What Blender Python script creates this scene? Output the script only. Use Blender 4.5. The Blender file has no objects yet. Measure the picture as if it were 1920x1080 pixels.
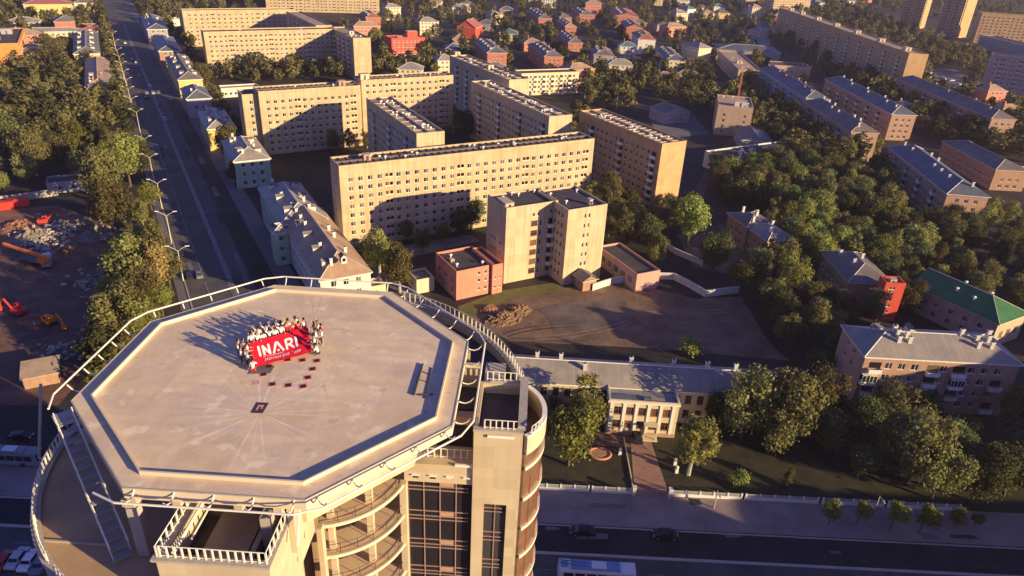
import bpy, math, random
import numpy as np
from mathutils import Vector, Matrix
C = bpy.context.scene.collection
SC = bpy.context.scene
R = math.radians
random.seed(7)

# ---------------------------------------------------------------- camera, sky, sun, exposure
CAM = Vector((0, 0, 92.0)); FOC = 1325.24; PIT = .476367; ROLL = .050948
_fw = Vector((0, math.cos(PIT), -math.sin(PIT))); _r = Vector((1, 0, 0)); _u = _r.cross(_fw)
_r2 = math.cos(ROLL) * _r + math.sin(ROLL) * _u; _u2 = -math.sin(ROLL) * _r + math.cos(ROLL) * _u
cd = bpy.data.cameras.new('camera'); cam = bpy.data.objects.new('camera', cd); C.objects.link(cam)
cd.sensor_width = 36; cd.lens = FOC * 36 / 1920; cd.clip_start = .5; cd.clip_end = 8000
cam.matrix_world = Matrix(((_r2.x, _u2.x, -_fw.x, CAM.x), (_r2.y, _u2.y, -_fw.y, CAM.y), (_r2.z, _u2.z, -_fw.z, CAM.z), (0, 0, 0, 1)))
SC.camera = cam
SUN_AZ, SUN_EL = 118.0, 14.0            # compass-like: clockwise from +Y
w = bpy.data.worlds.new('World'); SC.world = w; w.use_nodes = True
nt = w.node_tree; sky = nt.nodes.new('ShaderNodeTexSky'); sky.sky_type = 'NISHITA'; sky.sun_disc = False
sky.sun_elevation = R(SUN_EL); sky.sun_rotation = R(SUN_AZ); sky.dust_density = 1.0; sky.air_density = 1.0
sky.ozone_density = 4.0; sky.dust_density = .6
tint = nt.nodes.new('ShaderNodeMix'); tint.data_type = 'RGBA'; tint.blend_type = 'MULTIPLY'; tint.inputs[0].default_value = 1; tint.inputs[7].default_value = (1.2, .92, 1.62, 1)
nt.links.new(sky.outputs[0], tint.inputs[6]); nt.links.new(tint.outputs[2], nt.nodes['Background'].inputs[0]); nt.nodes['Background'].inputs[1].default_value = .06
sl = bpy.data.lights.new('sun', 'SUN'); sun = bpy.data.objects.new('sun', sl); C.objects.link(sun)
sl.energy = 5.0; sl.angle = R(.5); sl.color = (1.0, .78, .41)
_sd = Vector((math.sin(R(SUN_AZ)) * math.cos(R(SUN_EL)), math.cos(R(SUN_AZ)) * math.cos(R(SUN_EL)), math.sin(R(SUN_EL))))
sun.rotation_euler = _sd.to_track_quat('Z', 'Y').to_euler(); sun.location = (150, -80, 150)
SC.view_settings.view_transform = 'Standard'; SC.view_settings.look = 'None'
SC.view_settings.exposure = .9; SC.view_settings.gamma = 1
SC.cycles.max_bounces = 5; SC.cycles.diffuse_bounces = 3; SC.cycles.use_denoising = True

def at(x, y, z=0.0):
    """world point at height z seen at photo pixel x, y"""
    d = _fw + _r2 * ((x - 960) / FOC) + _u2 * ((540 - y) / FOC)
    return CAM + d * ((z - CAM.z) / d.z)
def px(P):
    d = Vector(P) - CAM; zz = d.dot(_fw)
    return (960 + FOC * d.dot(_r2) / zz, 540 - FOC * d.dot(_u2) / zz, zz)

# ---------------------------------------------------------------- materials
M = {}
def mat(name, col, rough=.8, var=.18, scale=.35, pattern=None, metal=0., streak=0., bump=0., spec=.3, col2=None, objrand=0.):
    m = bpy.data.materials.new(name); m.use_nodes = True; n = m.node_tree.nodes; l = m.node_tree.links
    b = n['Principled BSDF']; b.inputs['Roughness'].default_value = rough; b.inputs['Metallic'].default_value = metal
    b.inputs['Specular IOR Level'].default_value = spec
    tc = n.new('ShaderNodeTexCoord'); nz = n.new('ShaderNodeTexNoise'); nz.inputs['Scale'].default_value = scale; nz.inputs['Detail'].default_value = 6
    nz.inputs['Roughness'].default_value = .65
    l.new(tc.outputs['Object'], nz.inputs['Vector'])
    ramp = n.new('ShaderNodeMapRange'); ramp.inputs[1].default_value = .3; ramp.inputs[2].default_value = .7
    ramp.inputs[3].default_value = 0; ramp.inputs[4].default_value = 1; l.new(nz.outputs['Fac'], ramp.inputs[0])
    mx = n.new('ShaderNodeMix'); mx.data_type = 'RGBA'
    c2 = col2 or tuple(c * (1 + var) for c in col)
    mx.inputs[6].default_value = (*[c * (1 - var) for c in col], 1); mx.inputs[7].default_value = (*c2, 1)
    l.new(ramp.outputs[0], mx.inputs[0]); out = mx.outputs[2]
    if streak:                                   # rain-washed dirt running down a wall
        mp = n.new('ShaderNodeMapping'); mp.inputs['Scale'].default_value = (1.1, 1.1, .06); l.new(tc.outputs['Object'], mp.inputs[0])
        n2 = n.new('ShaderNodeTexNoise'); n2.inputs['Scale'].default_value = 1.0; n2.inputs['Detail'].default_value = 5; l.new(mp.outputs[0], n2.inputs['Vector'])
        m2 = n.new('ShaderNodeMix'); m2.data_type = 'RGBA'; m2.blend_type = 'MULTIPLY'; m2.inputs[7].default_value = (1 - streak, 1 - streak * 1.1, 1 - streak * 1.2, 1)
        r2 = n.new('ShaderNodeMapRange'); r2.inputs[1].default_value = .45; r2.inputs[2].default_value = .75; l.new(n2.outputs['Fac'], r2.inputs[0])
        l.new(r2.outputs[0], m2.inputs[0]); l.new(out, m2.inputs[6]); out = m2.outputs[2]
    if pattern:                                  # ('wall' | 'roof', width, height, mortar, darkening)
        kind, bw, bh, ms, dk = pattern
        sp = n.new('ShaderNodeSeparateXYZ'); l.new(tc.outputs['Object'], sp.inputs[0])
        cb = n.new('ShaderNodeCombineXYZ'); ad = n.new('ShaderNodeMath'); ad.operation = 'ADD'
        l.new(sp.outputs[0], ad.inputs[0]); l.new(sp.outputs[1], ad.inputs[1])
        if kind == 'wall': l.new(ad.outputs[0], cb.inputs[0]); l.new(sp.outputs[2], cb.inputs[1])
        else: l.new(sp.outputs[0], cb.inputs[0]); l.new(sp.outputs[1], cb.inputs[1])
        br = n.new('ShaderNodeTexBrick'); br.offset = 0; br.inputs['Scale'].default_value = 1; br.inputs['Brick Width'].default_value = bw
        br.inputs['Row Height'].default_value = bh; br.inputs['Mortar Size'].default_value = ms; br.inputs['Mortar Smooth'].default_value = .1
        br.inputs['Color1'].default_value = (1, 1, 1, 1); br.inputs['Color2'].default_value = (.86, .84, .82, 1); br.inputs['Mortar'].default_value = (dk, dk, dk, 1)
        l.new(cb.outputs[0], br.inputs['Vector'])
        m3 = n.new('ShaderNodeMix'); m3.data_type = 'RGBA'; m3.blend_type = 'MULTIPLY'; m3.inputs[0].default_value = 1
        l.new(out, m3.inputs[6]); l.new(br.outputs['Color'], m3.inputs[7]); out = m3.outputs[2]
    if objrand:
        oi = n.new('ShaderNodeObjectInfo'); mr = n.new('ShaderNodeMapRange'); mr.inputs[3].default_value = 1 - objrand; mr.inputs[4].default_value = 1 + objrand
        l.new(oi.outputs['Random'], mr.inputs[0]); hs = n.new('ShaderNodeHueSaturation'); l.new(mr.outputs[0], hs.inputs['Value']); l.new(out, hs.inputs['Color']); out = hs.outputs[0]
    l.new(out, b.inputs['Base Color'])
    if bump:
        bp = n.new('ShaderNodeBump'); bp.inputs['Strength'].default_value = bump; bp.inputs['Distance'].default_value = .2
        n4 = n.new('ShaderNodeTexNoise'); n4.inputs['Scale'].default_value = scale * 6; l.new(tc.outputs['Object'], n4.inputs['Vector'])
        l.new(n4.outputs['Fac'], bp.inputs['Height']); l.new(bp.outputs[0], b.inputs['Normal'])
    M[name] = m; return m

def leafmat(name, col, trans=.35, hue=.028):
    m = bpy.data.materials.new(name); m.use_nodes = True; n = m.node_tree.nodes; l = m.node_tree.links
    for x in list(n): n.remove(x)
    o = n.new('ShaderNodeOutputMaterial'); d = n.new('ShaderNodeBsdfDiffuse'); t = n.new('ShaderNodeBsdfTranslucent'); ms = n.new('ShaderNodeMixShader')
    ge = n.new('ShaderNodeNewGeometry'); oi = n.new('ShaderNodeObjectInfo'); hs = n.new('ShaderNodeHueSaturation')
    hs.inputs['Color'].default_value = (*col, 1)
    a = n.new('ShaderNodeMapRange'); a.inputs[3].default_value = .62; a.inputs[4].default_value = 1.4; l.new(ge.outputs['Random Per Island'], a.inputs[0])
    b = n.new('ShaderNodeMapRange'); b.inputs[3].default_value = .55; b.inputs[4].default_value = 1.45; l.new(oi.outputs['Random'], b.inputs[0])
    mu = n.new('ShaderNodeMath'); mu.operation = 'MULTIPLY'; l.new(a.outputs[0], mu.inputs[0]); l.new(b.outputs[0], mu.inputs[1]); l.new(mu.outputs[0], hs.inputs['Value'])
    h = n.new('ShaderNodeMapRange'); h.inputs[3].default_value = .5 - hue; h.inputs[4].default_value = .5 + hue; l.new(oi.outputs['Random'], h.inputs[0]); l.new(h.outputs[0], hs.inputs['Hue'])
    l.new(hs.outputs[0], d.inputs[0]); l.new(hs.outputs[0], t.inputs[0]); ms.inputs[0].default_value = trans
    l.new(d.outputs[0], ms.inputs[1]); l.new(t.outputs[0], ms.inputs[2]); l.new(ms.outputs[0], o.inputs[0]); M[name] = m; return m

mat('panel_cream', (.53, .40, .245), pattern=('wall', 3.0, 2.83, .05, .66), streak=.24, var=.10, scale=.10)
mat('panel_pale', (.55, .435, .28), pattern=('wall', 3.0, 2.83, .04, .74), streak=.22, var=.06, scale=.15)
mat('panel_grey', (.33, .30, .31), pattern=('wall', 6.4, 2.83, .05, .7), streak=.15, var=.1)
mat('panel_ochre', (.52, .33, .165), pattern=('wall', 3.2, 2.83, .04, .75), streak=.12, var=.08)
mat('brick_red', (.42, .15, .10), streak=.12, var=.15, scale=1.2)
mat('brick_brown', (.36, .21, .14), streak=.12, var=.15, scale=1.0)
mat('brick_pink', (.42, .25, .18), streak=.15, var=.14, scale=1.0)
mat('plaster_orange', (.62, .26, .07), pattern=('wall', 6, 2.6, .04, .9), var=.08, streak=.06)
mat('plaster_yellow', (.62, .46, .16), var=.08, streak=.1)
mat('plaster_cream', (.60, .50, .34), var=.06, streak=.1)
mat('plaster_teal', (.36, .50, .36), var=.1, streak=.18)
mat('plaster_white', (.62, .58, .52), var=.07, streak=.14)
mat('plaster_grey', (.34, .31, .33), var=.1, streak=.15)
mat('plaster_red', (.62, .085, .055), var=.08, streak=.08)
mat('plaster_salmon', (.58, .22, .15), var=.09, streak=.12)
mat('plaster_tan', (.50, .35, .25), var=.1, streak=.16); mat('plaster_pink', (.52, .30, .25), var=.1, streak=.14)
mat('tower_render', (.55, .45, .31), pattern=('wall', 2.2, 1.2, .015, .9), var=.05, streak=.10, scale=.3)
mat('tower_brown', (.40, .27, .17), var=.08, streak=.08)
mat('roof_felt', (.075, .062, .066), var=.35, scale=.25, bump=.2)
mat('roof_felt_tan', (.40, .29, .20), var=.25, scale=.3, bump=.2)
mat('roof_rib', (.13, .105, .10), var=.25, scale=.6)
mat('roof_rib_pale', (.46, .37, .27), var=.2, scale=.6)
mat('roof_blue', (.11, .13, .17), rough=.5, var=.2, scale=.15, col2=(.17, .17, .18), pattern=('roof', .7, 60, .05, .82))
mat('roof_slate', (.15, .14, .14), rough=.6, var=.2, scale=.15, col2=(.24, .20, .18), pattern=('roof', .7, 60, .05, .82))
mat('roof_steel', (.27, .25, .24), rough=.5, var=.16, scale=.18, col2=(.40, .33, .27), pattern=('roof', .62, 60, .04, .85))
mat('roof_brown', (.40, .25, .16), rough=.6, var=.2, scale=.2, col2=(.50, .33, .22), pattern=('roof', .6, 60, .05, .85))
mat('roof_green', (.055, .17, .06), rough=.5, var=.2, scale=.3, pattern=('roof', .7, 60, .05, .82))
mat('roof_teal', (.10, .20, .24), rough=.5, var=.18, scale=.3, pattern=('roof', .7, 60, .05, .82))
mat('roof_red', (.34, .12, .10), rough=.6, var=.18, scale=.3)
mat('white_trim', (.74, .71, .66), var=.05); mat('cream_trim', (.62, .52, .38), var=.05)
mat('white_metal', (.70, .65, .55), rough=.5, var=.05); mat('grey_metal', (.33, .31, .30), rough=.5, var=.1)
mat('dark_metal', (.06, .05, .055), rough=.5, var=.1); mat('dish_white', (.8, .78, .75), rough=.4, var=.03)
for nm, c in (('glass_dark', (.022, .02, .026)), ('glass_mid', (.055, .05, .055)), ('glass_warm', (.16, .11, .07))):
    mat(nm, c, rough=.08, var=.1, spec=.5)
mat('glass_brown', (.15, .085, .05), rough=.15, var=.25, scale=.6, spec=.5)
mat('curtain', (.42, .25, .16), var=.15); mat('window_brown', (.24, .07, .05), var=.1); mat('mullion', (.34, .22, .19), var=.1)
mat('concrete', (.40, .35, .30), var=.14, scale=.5, bump=.15); mat('concrete_dark', (.15, .135, .13), var=.2, scale=.5, bump=.15)
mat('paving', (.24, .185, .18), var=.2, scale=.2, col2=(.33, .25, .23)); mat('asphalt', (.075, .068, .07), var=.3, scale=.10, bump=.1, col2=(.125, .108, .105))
mat('asphalt_pale', (.15, .135, .135), var=.2, scale=.06); mat('asphalt_shaded', (.024, .021, .022), var=.3, scale=.15, col2=(.045, .038, .037))
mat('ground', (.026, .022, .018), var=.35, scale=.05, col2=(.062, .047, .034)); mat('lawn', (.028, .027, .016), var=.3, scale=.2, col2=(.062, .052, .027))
mat('dirt', (.165, .105, .072), var=.35, scale=.14, col2=(.27, .17, .11), streak=.3); mat('yard_dirt', (.085, .052, .04), var=.4, scale=.12, col2=(.26, .135, .085)); mat('court', (.12, .09, .08), var=.35, scale=.16, col2=(.20, .15, .125)); mat('track', (.075, .055, .047), var=.4, scale=.4); mat('track_pale', (.25, .17, .125), var=.4, scale=.4); mat('heap_earth', (.20, .115, .065), var=.35, scale=.9, bump=.5); mat('tar', (.04, .036, .038), var=.3, scale=.5); mat('floor_tan', (.60, .43, .28), var=.08); mat('terrace_tan', (.46, .30, .17), var=.15, scale=.3); mat('dirt_red', (.24, .115, .07), var=.3, scale=.3, bump=.4)
mat('sand', (.36, .21, .11), var=.25, scale=.8, bump=.5); mat('rubble', (.20, .165, .14), var=.4, scale=1.5, bump=.5)
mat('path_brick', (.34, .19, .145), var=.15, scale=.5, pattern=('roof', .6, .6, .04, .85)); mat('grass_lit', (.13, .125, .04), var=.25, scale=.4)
mat('road_paint', (.22, .20, .20), var=.3, scale=.8); mat('kerb', (.42, .36, .33), var=.1)
mat('black', (.018, .016, .018), var=.1); mat('tyre', (.02, .02, .02), var=.1)
mat('cloth_red', (.72, .012, .035), rough=.7, var=.06, scale=1.5); mat('cloth_white', (.82, .80, .78), var=.03); mat('lettering_white', (.85, .84, .82), var=.01)
mat('skin', (.52, .30, .20), rough=.6, var=.05); mat('hair_dark', (.035, .022, .016), var=.2); mat('hair_fair', (.28, .17, .08), var=.2)
mat('trousers_dark', (.03, .03, .045), var=.15); mat('trousers_grey', (.22, .21, .22), var=.1); mat('cloth_black', (.03, .028, .03), var=.1)
mat('marker_red', (.085, .008, .014), var=.15); mat('marker_pink', (.70, .30, .28), var=.1); mat('plate_dark', (.06, .035, .045), var=.2)
mat('bark', (.10, .07, .05), var=.3, scale=6); mat('bark_pale', (.38, .35, .31), var=.3, scale=5)
mat('orange_paint', (.85, .21, .02), rough=.4, var=.06); mat('red_paint', (.62, .05, .03), rough=.5, var=.1); mat('blue_paint', (.12, .24, .5), rough=.4, var=.06)
for nm, c in (('car_white', (.72, .72, .74)), ('car_grey', (.2, .2, .22)), ('car_black', (.025, .025, .03)), ('car_red', (.45, .03, .03)), ('car_silver', (.45, .46, .5)), ('car_blue', (.05, .09, .2))):
    mat(nm, c, rough=.25, var=.03, spec=.5)
mat('bus_white', (.60, .62, .68), rough=.35, var=.05); mat('bus_blue', (.16, .25, .46), rough=.35, var=.05)
mat('lamp_head', (.8, .8, .78), rough=.4, var=.03)
leafmat('leaf_olive', (.19, .175, .068)); leafmat('leaf_deep', (.115, .125, .052)); leafmat('leaf_fresh', (.235, .245, .066)); leafmat('leaf_autumn', (.25, .165, .075)); leafmat('leaf_birch', (.23, .21, .07))

# the pad: mottled screed with rays of rotor-wash scour round two points
def padmat():
    m = mat('pad', (.74, .56, .355), rough=.85, var=.10, scale=.55, pattern=('roof', 4.5, 4.5, .035, .88), col2=(.86, .67, .44))
    n = m.node_tree.nodes; l = m.node_tree.links; b = n['Principled BSDF']; src = b.inputs['Base Color'].links[0].from_socket
    tc = n.new('ShaderNodeTexCoord'); sp = n.new('ShaderNodeSeparateXYZ'); l.new(tc.outputs['Object'], sp.inputs[0])
    def mth(op, a, bb=None):
        q = n.new('ShaderNodeMath'); q.operation = op
        for i, v in enumerate((a, bb)):
            if v is None: continue
            if isinstance(v, (int, float)): q.inputs[i].default_value = v
            else: l.new(v, q.inputs[i])
        return q.outputs[0]
    for (cx, cy, rad, lo, hi, sgn) in PAD_RAYS:
        dx = mth('SUBTRACT', sp.outputs[0], cx); dy = mth('SUBTRACT', sp.outputs[1], cy)
        an = mth('MULTIPLY', mth('ARCTAN2', dy, dx), 5.0); rr = mth('SQRT', mth('ADD', mth('MULTIPLY', dx, dx), mth('MULTIPLY', dy, dy)))
        nz = n.new('ShaderNodeTexNoise'); nz.noise_dimensions = '1D'; nz.inputs['Scale'].default_value = 1.6; nz.inputs['Detail'].default_value = 4; l.new(an, nz.inputs['W'])
        fall = n.new('ShaderNodeMapRange'); fall.inputs[1].default_value = 0; fall.inputs[2].default_value = rad; fall.inputs[3].default_value = 1; fall.inputs[4].default_value = 0; l.new(rr, fall.inputs[0])
        st = n.new('ShaderNodeMapRange'); st.inputs[1].default_value = .52; st.inputs[2].default_value = .68; l.new(nz.outputs['Fac'], st.inputs[0])
        fac = mth('MULTIPLY', mth('MULTIPLY', fall.outputs[0], st.outputs[0]), hi)
        mx = n.new('ShaderNodeMix'); mx.data_type = 'RGBA'; l.new(fac, mx.inputs[0]); l.new(src, mx.inputs[6]); mx.inputs[7].default_value = (*lo, 1); src = mx.outputs[2]
    mp = n.new('ShaderNodeMapping'); mp.inputs['Scale'].default_value = (.12, .9, 1); l.new(tc.outputs['Object'], mp.inputs[0])
    nz = n.new('ShaderNodeTexNoise'); nz.inputs['Scale'].default_value = 1; nz.inputs['Detail'].default_value = 7; l.new(mp.outputs[0], nz.inputs['Vector'])
    st = n.new('ShaderNodeMapRange'); st.inputs[1].default_value = .42; st.inputs[2].default_value = .72; st.inputs[4].default_value = .75; l.new(nz.outputs['Fac'], st.inputs[0])
    mx = n.new('ShaderNodeMix'); mx.data_type = 'RGBA'; l.new(st.outputs[0], mx.inputs[0]); l.new(src, mx.inputs[6]); mx.inputs[7].default_value = (.60, .46, .38, 1)
    src = mx.outputs[2]
    for sc, lo, hi, c in ((1.1, .66, .74, (.46, .35, .26)), (.45, .60, .72, (.52, .40, .30)), (.6, .62, .72, (.92, .76, .54))):      # scuffs, damp patches, worn pale patches
        nz = n.new('ShaderNodeTexNoise'); nz.inputs['Scale'].default_value = sc; nz.inputs['Detail'].default_value = 3; l.new(tc.outputs['Object'], nz.inputs['Vector'])
        st = n.new('ShaderNodeMapRange'); st.inputs[1].default_value = lo; st.inputs[2].default_value = hi; st.inputs[4].default_value = .6; l.new(nz.outputs['Fac'], st.inputs[0])
        mx = n.new('ShaderNodeMix'); mx.data_type = 'RGBA'; l.new(st.outputs[0], mx.inputs[0]); l.new(src, mx.inputs[6]); mx.inputs[7].default_value = (*c, 1); src = mx.outputs[2]
    l.new(src, b.inputs['Base Color'])

# ---------------------------------------------------------------- mesh builder and tagging
class MB:
    def __init__(s): s.v = []; s.f = []; s.mi = []
    def poly(s, pts, mi=0):
        k = len(s.v); s.v.extend([tuple(p) for p in pts]); s.f.append(tuple(range(k, k + len(pts)))); s.mi.append(mi)
    def box(s, x0, y0, z0, x1, y1, z1, mi=0, M4=None):
        p = [Vector(q) for q in ((x0, y0, z0), (x1, y0, z0), (x1, y1, z0), (x0, y1, z0), (x0, y0, z1), (x1, y0, z1), (x1, y1, z1), (x0, y1, z1))]
        if M4 is not None: p = [M4 @ q for q in p]
        s.hull8(p, mi)
    def hull8(s, p, mi=0):
        k = len(s.v); s.v.extend([tuple(q) for q in p])
        for f in ((3, 2, 1, 0), (4, 5, 6, 7), (0, 1, 5, 4), (1, 2, 6, 5), (2, 3, 7, 6), (3, 0, 4, 7)): s.f.append(tuple(k + i for i in f)); s.mi.append(mi)
    def prism(s, pts, z0, z1, mi=0, top=True, bottom=True, mtop=None):
        n = len(pts); k = len(s.v)
        s.v.extend([(p[0], p[1], z0) for p in pts]); s.v.extend([(p[0], p[1], z1) for p in pts])
        for i in range(n):
            j = (i + 1) % n; s.f.append((k + i, k + j, k + n + j, k + n + i)); s.mi.append(mi)
        if top: s.f.append(tuple(range(k + n, k + 2 * n))); s.mi.append(mi if mtop is None else mtop)
        if bottom: s.f.append(tuple(range(k + n - 1, k - 1, -1))); s.mi.append(mi)
    def ring(s, inner, outer, z0, z1, mi=0):
        n = len(inner); k = len(s.v)
        for pts, z in ((outer, z0), (outer, z1), (inner, z1), (inner, z0)): s.v.extend([(p[0], p[1], z) for p in pts])
        for i in range(n):
            j = (i + 1) % n
            for a in range(4):
                b = (a + 1) % 4; s.f.append((k + a * n + i, k + a * n + j, k + b * n + j, k + b * n + i)); s.mi.append(mi)
    def arcwall(s, inner, outer, z0, z1, mi=0):
        """an open band between two polylines"""
        n = len(inner)
        for i in range(n - 1):
            a, b, c, d = inner[i], inner[i + 1], outer[i + 1], outer[i]
            s.hull8([(a[0], a[1], z0), (b[0], b[1], z0), (c[0], c[1], z0), (d[0], d[1], z0), (a[0], a[1], z1), (b[0], b[1], z1), (c[0], c[1], z1), (d[0], d[1], z1)], mi)
    def tube(s, pts, r, n=6, mi=0, closed=False):
        pts = [Vector(p) for p in pts]; N = len(pts); k0 = len(s.v)
        for i, p in enumerate(pts):
            a = pts[(i - 1) % N] if (closed or i) else p; b = pts[(i + 1) % N] if (closed or i < N - 1) else p
            d = (b - a).normalized(); up = Vector((0, 0, 1)) if abs(d.z) < .95 else Vector((1, 0, 0))
            e1 = d.cross(up).normalized(); e2 = e1.cross(d); rr = r[i] if isinstance(r, (list, tuple)) else r
            for t in range(n): s.v.append(tuple(p + (e1 * math.cos(2 * math.pi * t / n) + e2 * math.sin(2 * math.pi * t / n)) * rr))
        for i in range(N if closed else N - 1):
            for t in range(n):
                a = k0 + i * n; b = k0 + ((i + 1) % N) * n; s.f.append((a + t, a + (t + 1) % n, b + (t + 1) % n, b + t)); s.mi.append(mi)
        if not closed:
            s.f.append(tuple(range(k0, k0 + n))); s.mi.append(mi); e = k0 + (N - 1) * n; s.f.append(tuple(range(e + n - 1, e - 1, -1))); s.mi.append(mi)
    def add(s, o, M4):
        k = len(s.v); s.v.extend([tuple(M4 @ Vector(p)) for p in o.v]); s.f.extend([tuple(k + i for i in f) for f in o.f]); s.mi.extend(o.mi)
    def mesh(s, name, mats):
        me = bpy.data.meshes.new(name); me.from_pydata(s.v, [], s.f)
        for m in mats: me.materials.append(M[m])
        if len(mats) > 1: me.polygons.foreach_set('material_index', s.mi)
        me.update(); return me
    def build(s, name, mats, parent=None, **k):
        return link(name, s.mesh(name, mats if isinstance(mats, (list, tuple)) else [mats]), parent, **k)
def link(name, data, parent=None, loc=(0, 0, 0), rz=0., kind=None):
    o = bpy.data.objects.new(name, data); C.objects.link(o); o.location = loc; o.rotation_euler = (0, 0, rz)
    if parent is not None: o.parent = parent
    if kind: o['kind'] = kind
    return o
def tag(o, label, cat, group=None):
    if len(label.split()) > 16: print('LONG', len(label.split()), label)
    o['label'] = label; o['category'] = cat
    if group: o['group'] = group
    return o
def thing(name, label, cat, loc=(0, 0, 0), rz=0., group=None):
    return tag(link(name, None, None, loc, rz), label, cat, group)
def structure(name, mb, mats): return mb.build(name, mats, None, kind='structure')
FOOT = []        # footprints kept clear of trees: list of world polygons
def inside(p, poly):
    x, y = p; c = False; n = len(poly)
    for i in range(n):
        x1, y1 = poly[i]; x2, y2 = poly[(i + 1) % n]
        if (y1 > y) != (y2 > y) and x < (x2 - x1) * (y - y1) / (y2 - y1) + x1: c = not c
    return c
def keep_clear(A, ang, L, W, m=2.5):
    u = Vector((math.cos(ang), math.sin(ang))); v = Vector((-u.y, u.x)); A = Vector((A[0], A[1]))
    FOOT.append([tuple(A + u * a + v * b) for a, b in ((-m, -m), (L + m, -m), (L + m, W + m), (-m, W + m))])

# ---------------------------------------------------------------- ground, roads, paths
def sheet(name, pts, z, m, clear=True):
    mb = MB(); mb.poly([(p[0], p[1], z) for p in pts]); structure(name, mb, m)
    if clear: FOOT.append([(p[0], p[1]) for p in pts])
mb = MB(); mb.poly([(-3500, -1500, 0), (3500, -1500, 0), (3500, 5000, 0), (-3500, 5000, 0)]); structure('ground', mb, 'ground')
U = Vector((math.cos(R(30)), math.sin(R(30)), 0)); V = Vector((-U.y, U.x, 0))
def uv(s, t): return U * s + V * t
AV0, AV1 = 8.0, 34.0                       # avenue: kerb to house fronts, measured across
sheet('avenue_pavement', [uv(5.2, 95), uv(36, 95), uv(36, 1500), uv(5.2, 1500)], .02, 'asphalt_pale')
sheet('avenue_road', [uv(AV0, 95), uv(30, 95), uv(30, 1500), uv(AV0, 1500)], .05, 'asphalt', False)
sheet('avenue_shade_band', [uv(24.5, 125), uv(30.5, 125), uv(30.5, 420), uv(24.5, 420)], .08, 'ground', False)  # dark sheet for the shadow band along the avenue, shade put into colour
mb = MB()
for (s, wd) in ((12.6, .25), (18.4, 1.3)):
    t = 110
    while t < 700:
        L = 40 if wd > .3 else 14
        mb.poly([tuple(uv(s, t) + Vector((0, 0, .1))), tuple(uv(s + wd, t) + Vector((0, 0, .1))), tuple(uv(s + wd, t + L) + Vector((0, 0, .1))), tuple(uv(s, t + L) + Vector((0, 0, .1)))]); t += L + (.5 if wd > .3 else 3)
structure('avenue_markings', mb, 'road_paint')
mb = MB(); mb.hull8([tuple(uv(a, b) + Vector((0, 0, z))) for z in (.02, .16) for a, b in ((7.6, 95), (7.95, 95), (7.95, 1500), (7.6, 1500))]); structure('avenue_kerb', mb, 'kerb')
sheet('street_pavement', [(-400, 89.9), (320, 90.4), (320, 98.4), (-400, 98.4)], .12, 'paving')
sheet('street_road', [(-400, 84), (320, 84.3), (320, 89.8), (-400, 89.6)], .04, 'asphalt_shaded')  # the lane lies in shadow; that shade is put into its darker asphalt
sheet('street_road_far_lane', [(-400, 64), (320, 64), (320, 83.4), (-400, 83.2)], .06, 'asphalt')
mb = MB(); mb.box(-400, 83.35, .02, 320, 83.9, .2); mb.box(-400, 89.72, .02, 320, 89.95, .18); structure('street_kerb', mb, 'kerb')
mb = MB()
for i in range(60): mb.poly([(-150 + i * 6, 80.2, .075), (-147 + i * 6, 80.2, .075), (-147 + i * 6, 80.35, .075), (-150 + i * 6, 80.35, .075)])
structure('street_markings', mb, 'road_paint')
# school yard
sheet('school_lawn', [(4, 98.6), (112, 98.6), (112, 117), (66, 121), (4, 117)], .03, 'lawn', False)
sheet('school_path', [(24.4, 98.3), (30.8, 98.3), (29.6, 114.6), (25.6, 114.6)], .06, 'path_brick')
sheet('school_forecourt', [(12, 111.5), (25.4, 111.5), (25.4, 116), (12, 116)], .05, 'dirt', False)
# dirt lot between the dormitory and the school
sheet('dirt_lot', [at(*p)[:2] for p in ((862, 596), (930, 556), (1060, 540), (1180, 528), (1300, 560), (1390, 556), (1440, 640), (1480, 676), (1200, 652), (960, 640))], .03, 'dirt')
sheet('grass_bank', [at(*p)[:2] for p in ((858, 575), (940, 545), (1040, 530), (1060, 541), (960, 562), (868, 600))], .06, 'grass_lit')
sheet('sports_court', [at(*p)[:2] for p in ((1010, 580), (1050, 568), (1172, 562), (1178, 580), (1205, 610), (1120, 620), (1042, 622), (1030, 600))], .07, 'court', False)
sheet('dirt_track', [at(*p)[:2] for p in ((1500, 540), (1560, 556), (1580, 570), (1500, 548))], .05, 'dirt', False)
# clearing by the small house behind the lot, courtyards
sheet('clearing', [at(*p)[:2] for p in ((1270, 440), (1355, 420), (1420, 470), (1400, 520), (1300, 500))], .03, 'dirt')
sheet('courtyard', [at(*p)[:2] for p in ((490, 280), (620, 262), (640, 460), (690, 520), (600, 410), (500, 330))], .03, 'ground')
sheet('courtyard_lane', [at(*p)[:2] for p in ((650, 480), (880, 440), (900, 452), (700, 500), (800, 560), (760, 560))], .05, 'asphalt_pale', False)
sheet('block_yard', [at(*p)[:2] for p in ((1220, 222), (1300, 216), (1330, 250), (1270, 258), (1225, 240))], .03, 'asphalt_pale')
sheet('car_park', [at(*p)[:2] for p in ((1730, 128), (1790, 130), (1890, 178), (1860, 186), (1740, 150))], .03, 'asphalt_pale')
sheet('side_street', [at(*p)[:2] for p in ((1290, 385), (1330, 300), (1470, 160), (1490, 160), (1350, 310), (1310, 385))], .03, 'asphalt')
mb = MB(); rg = random.Random(8)
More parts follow.
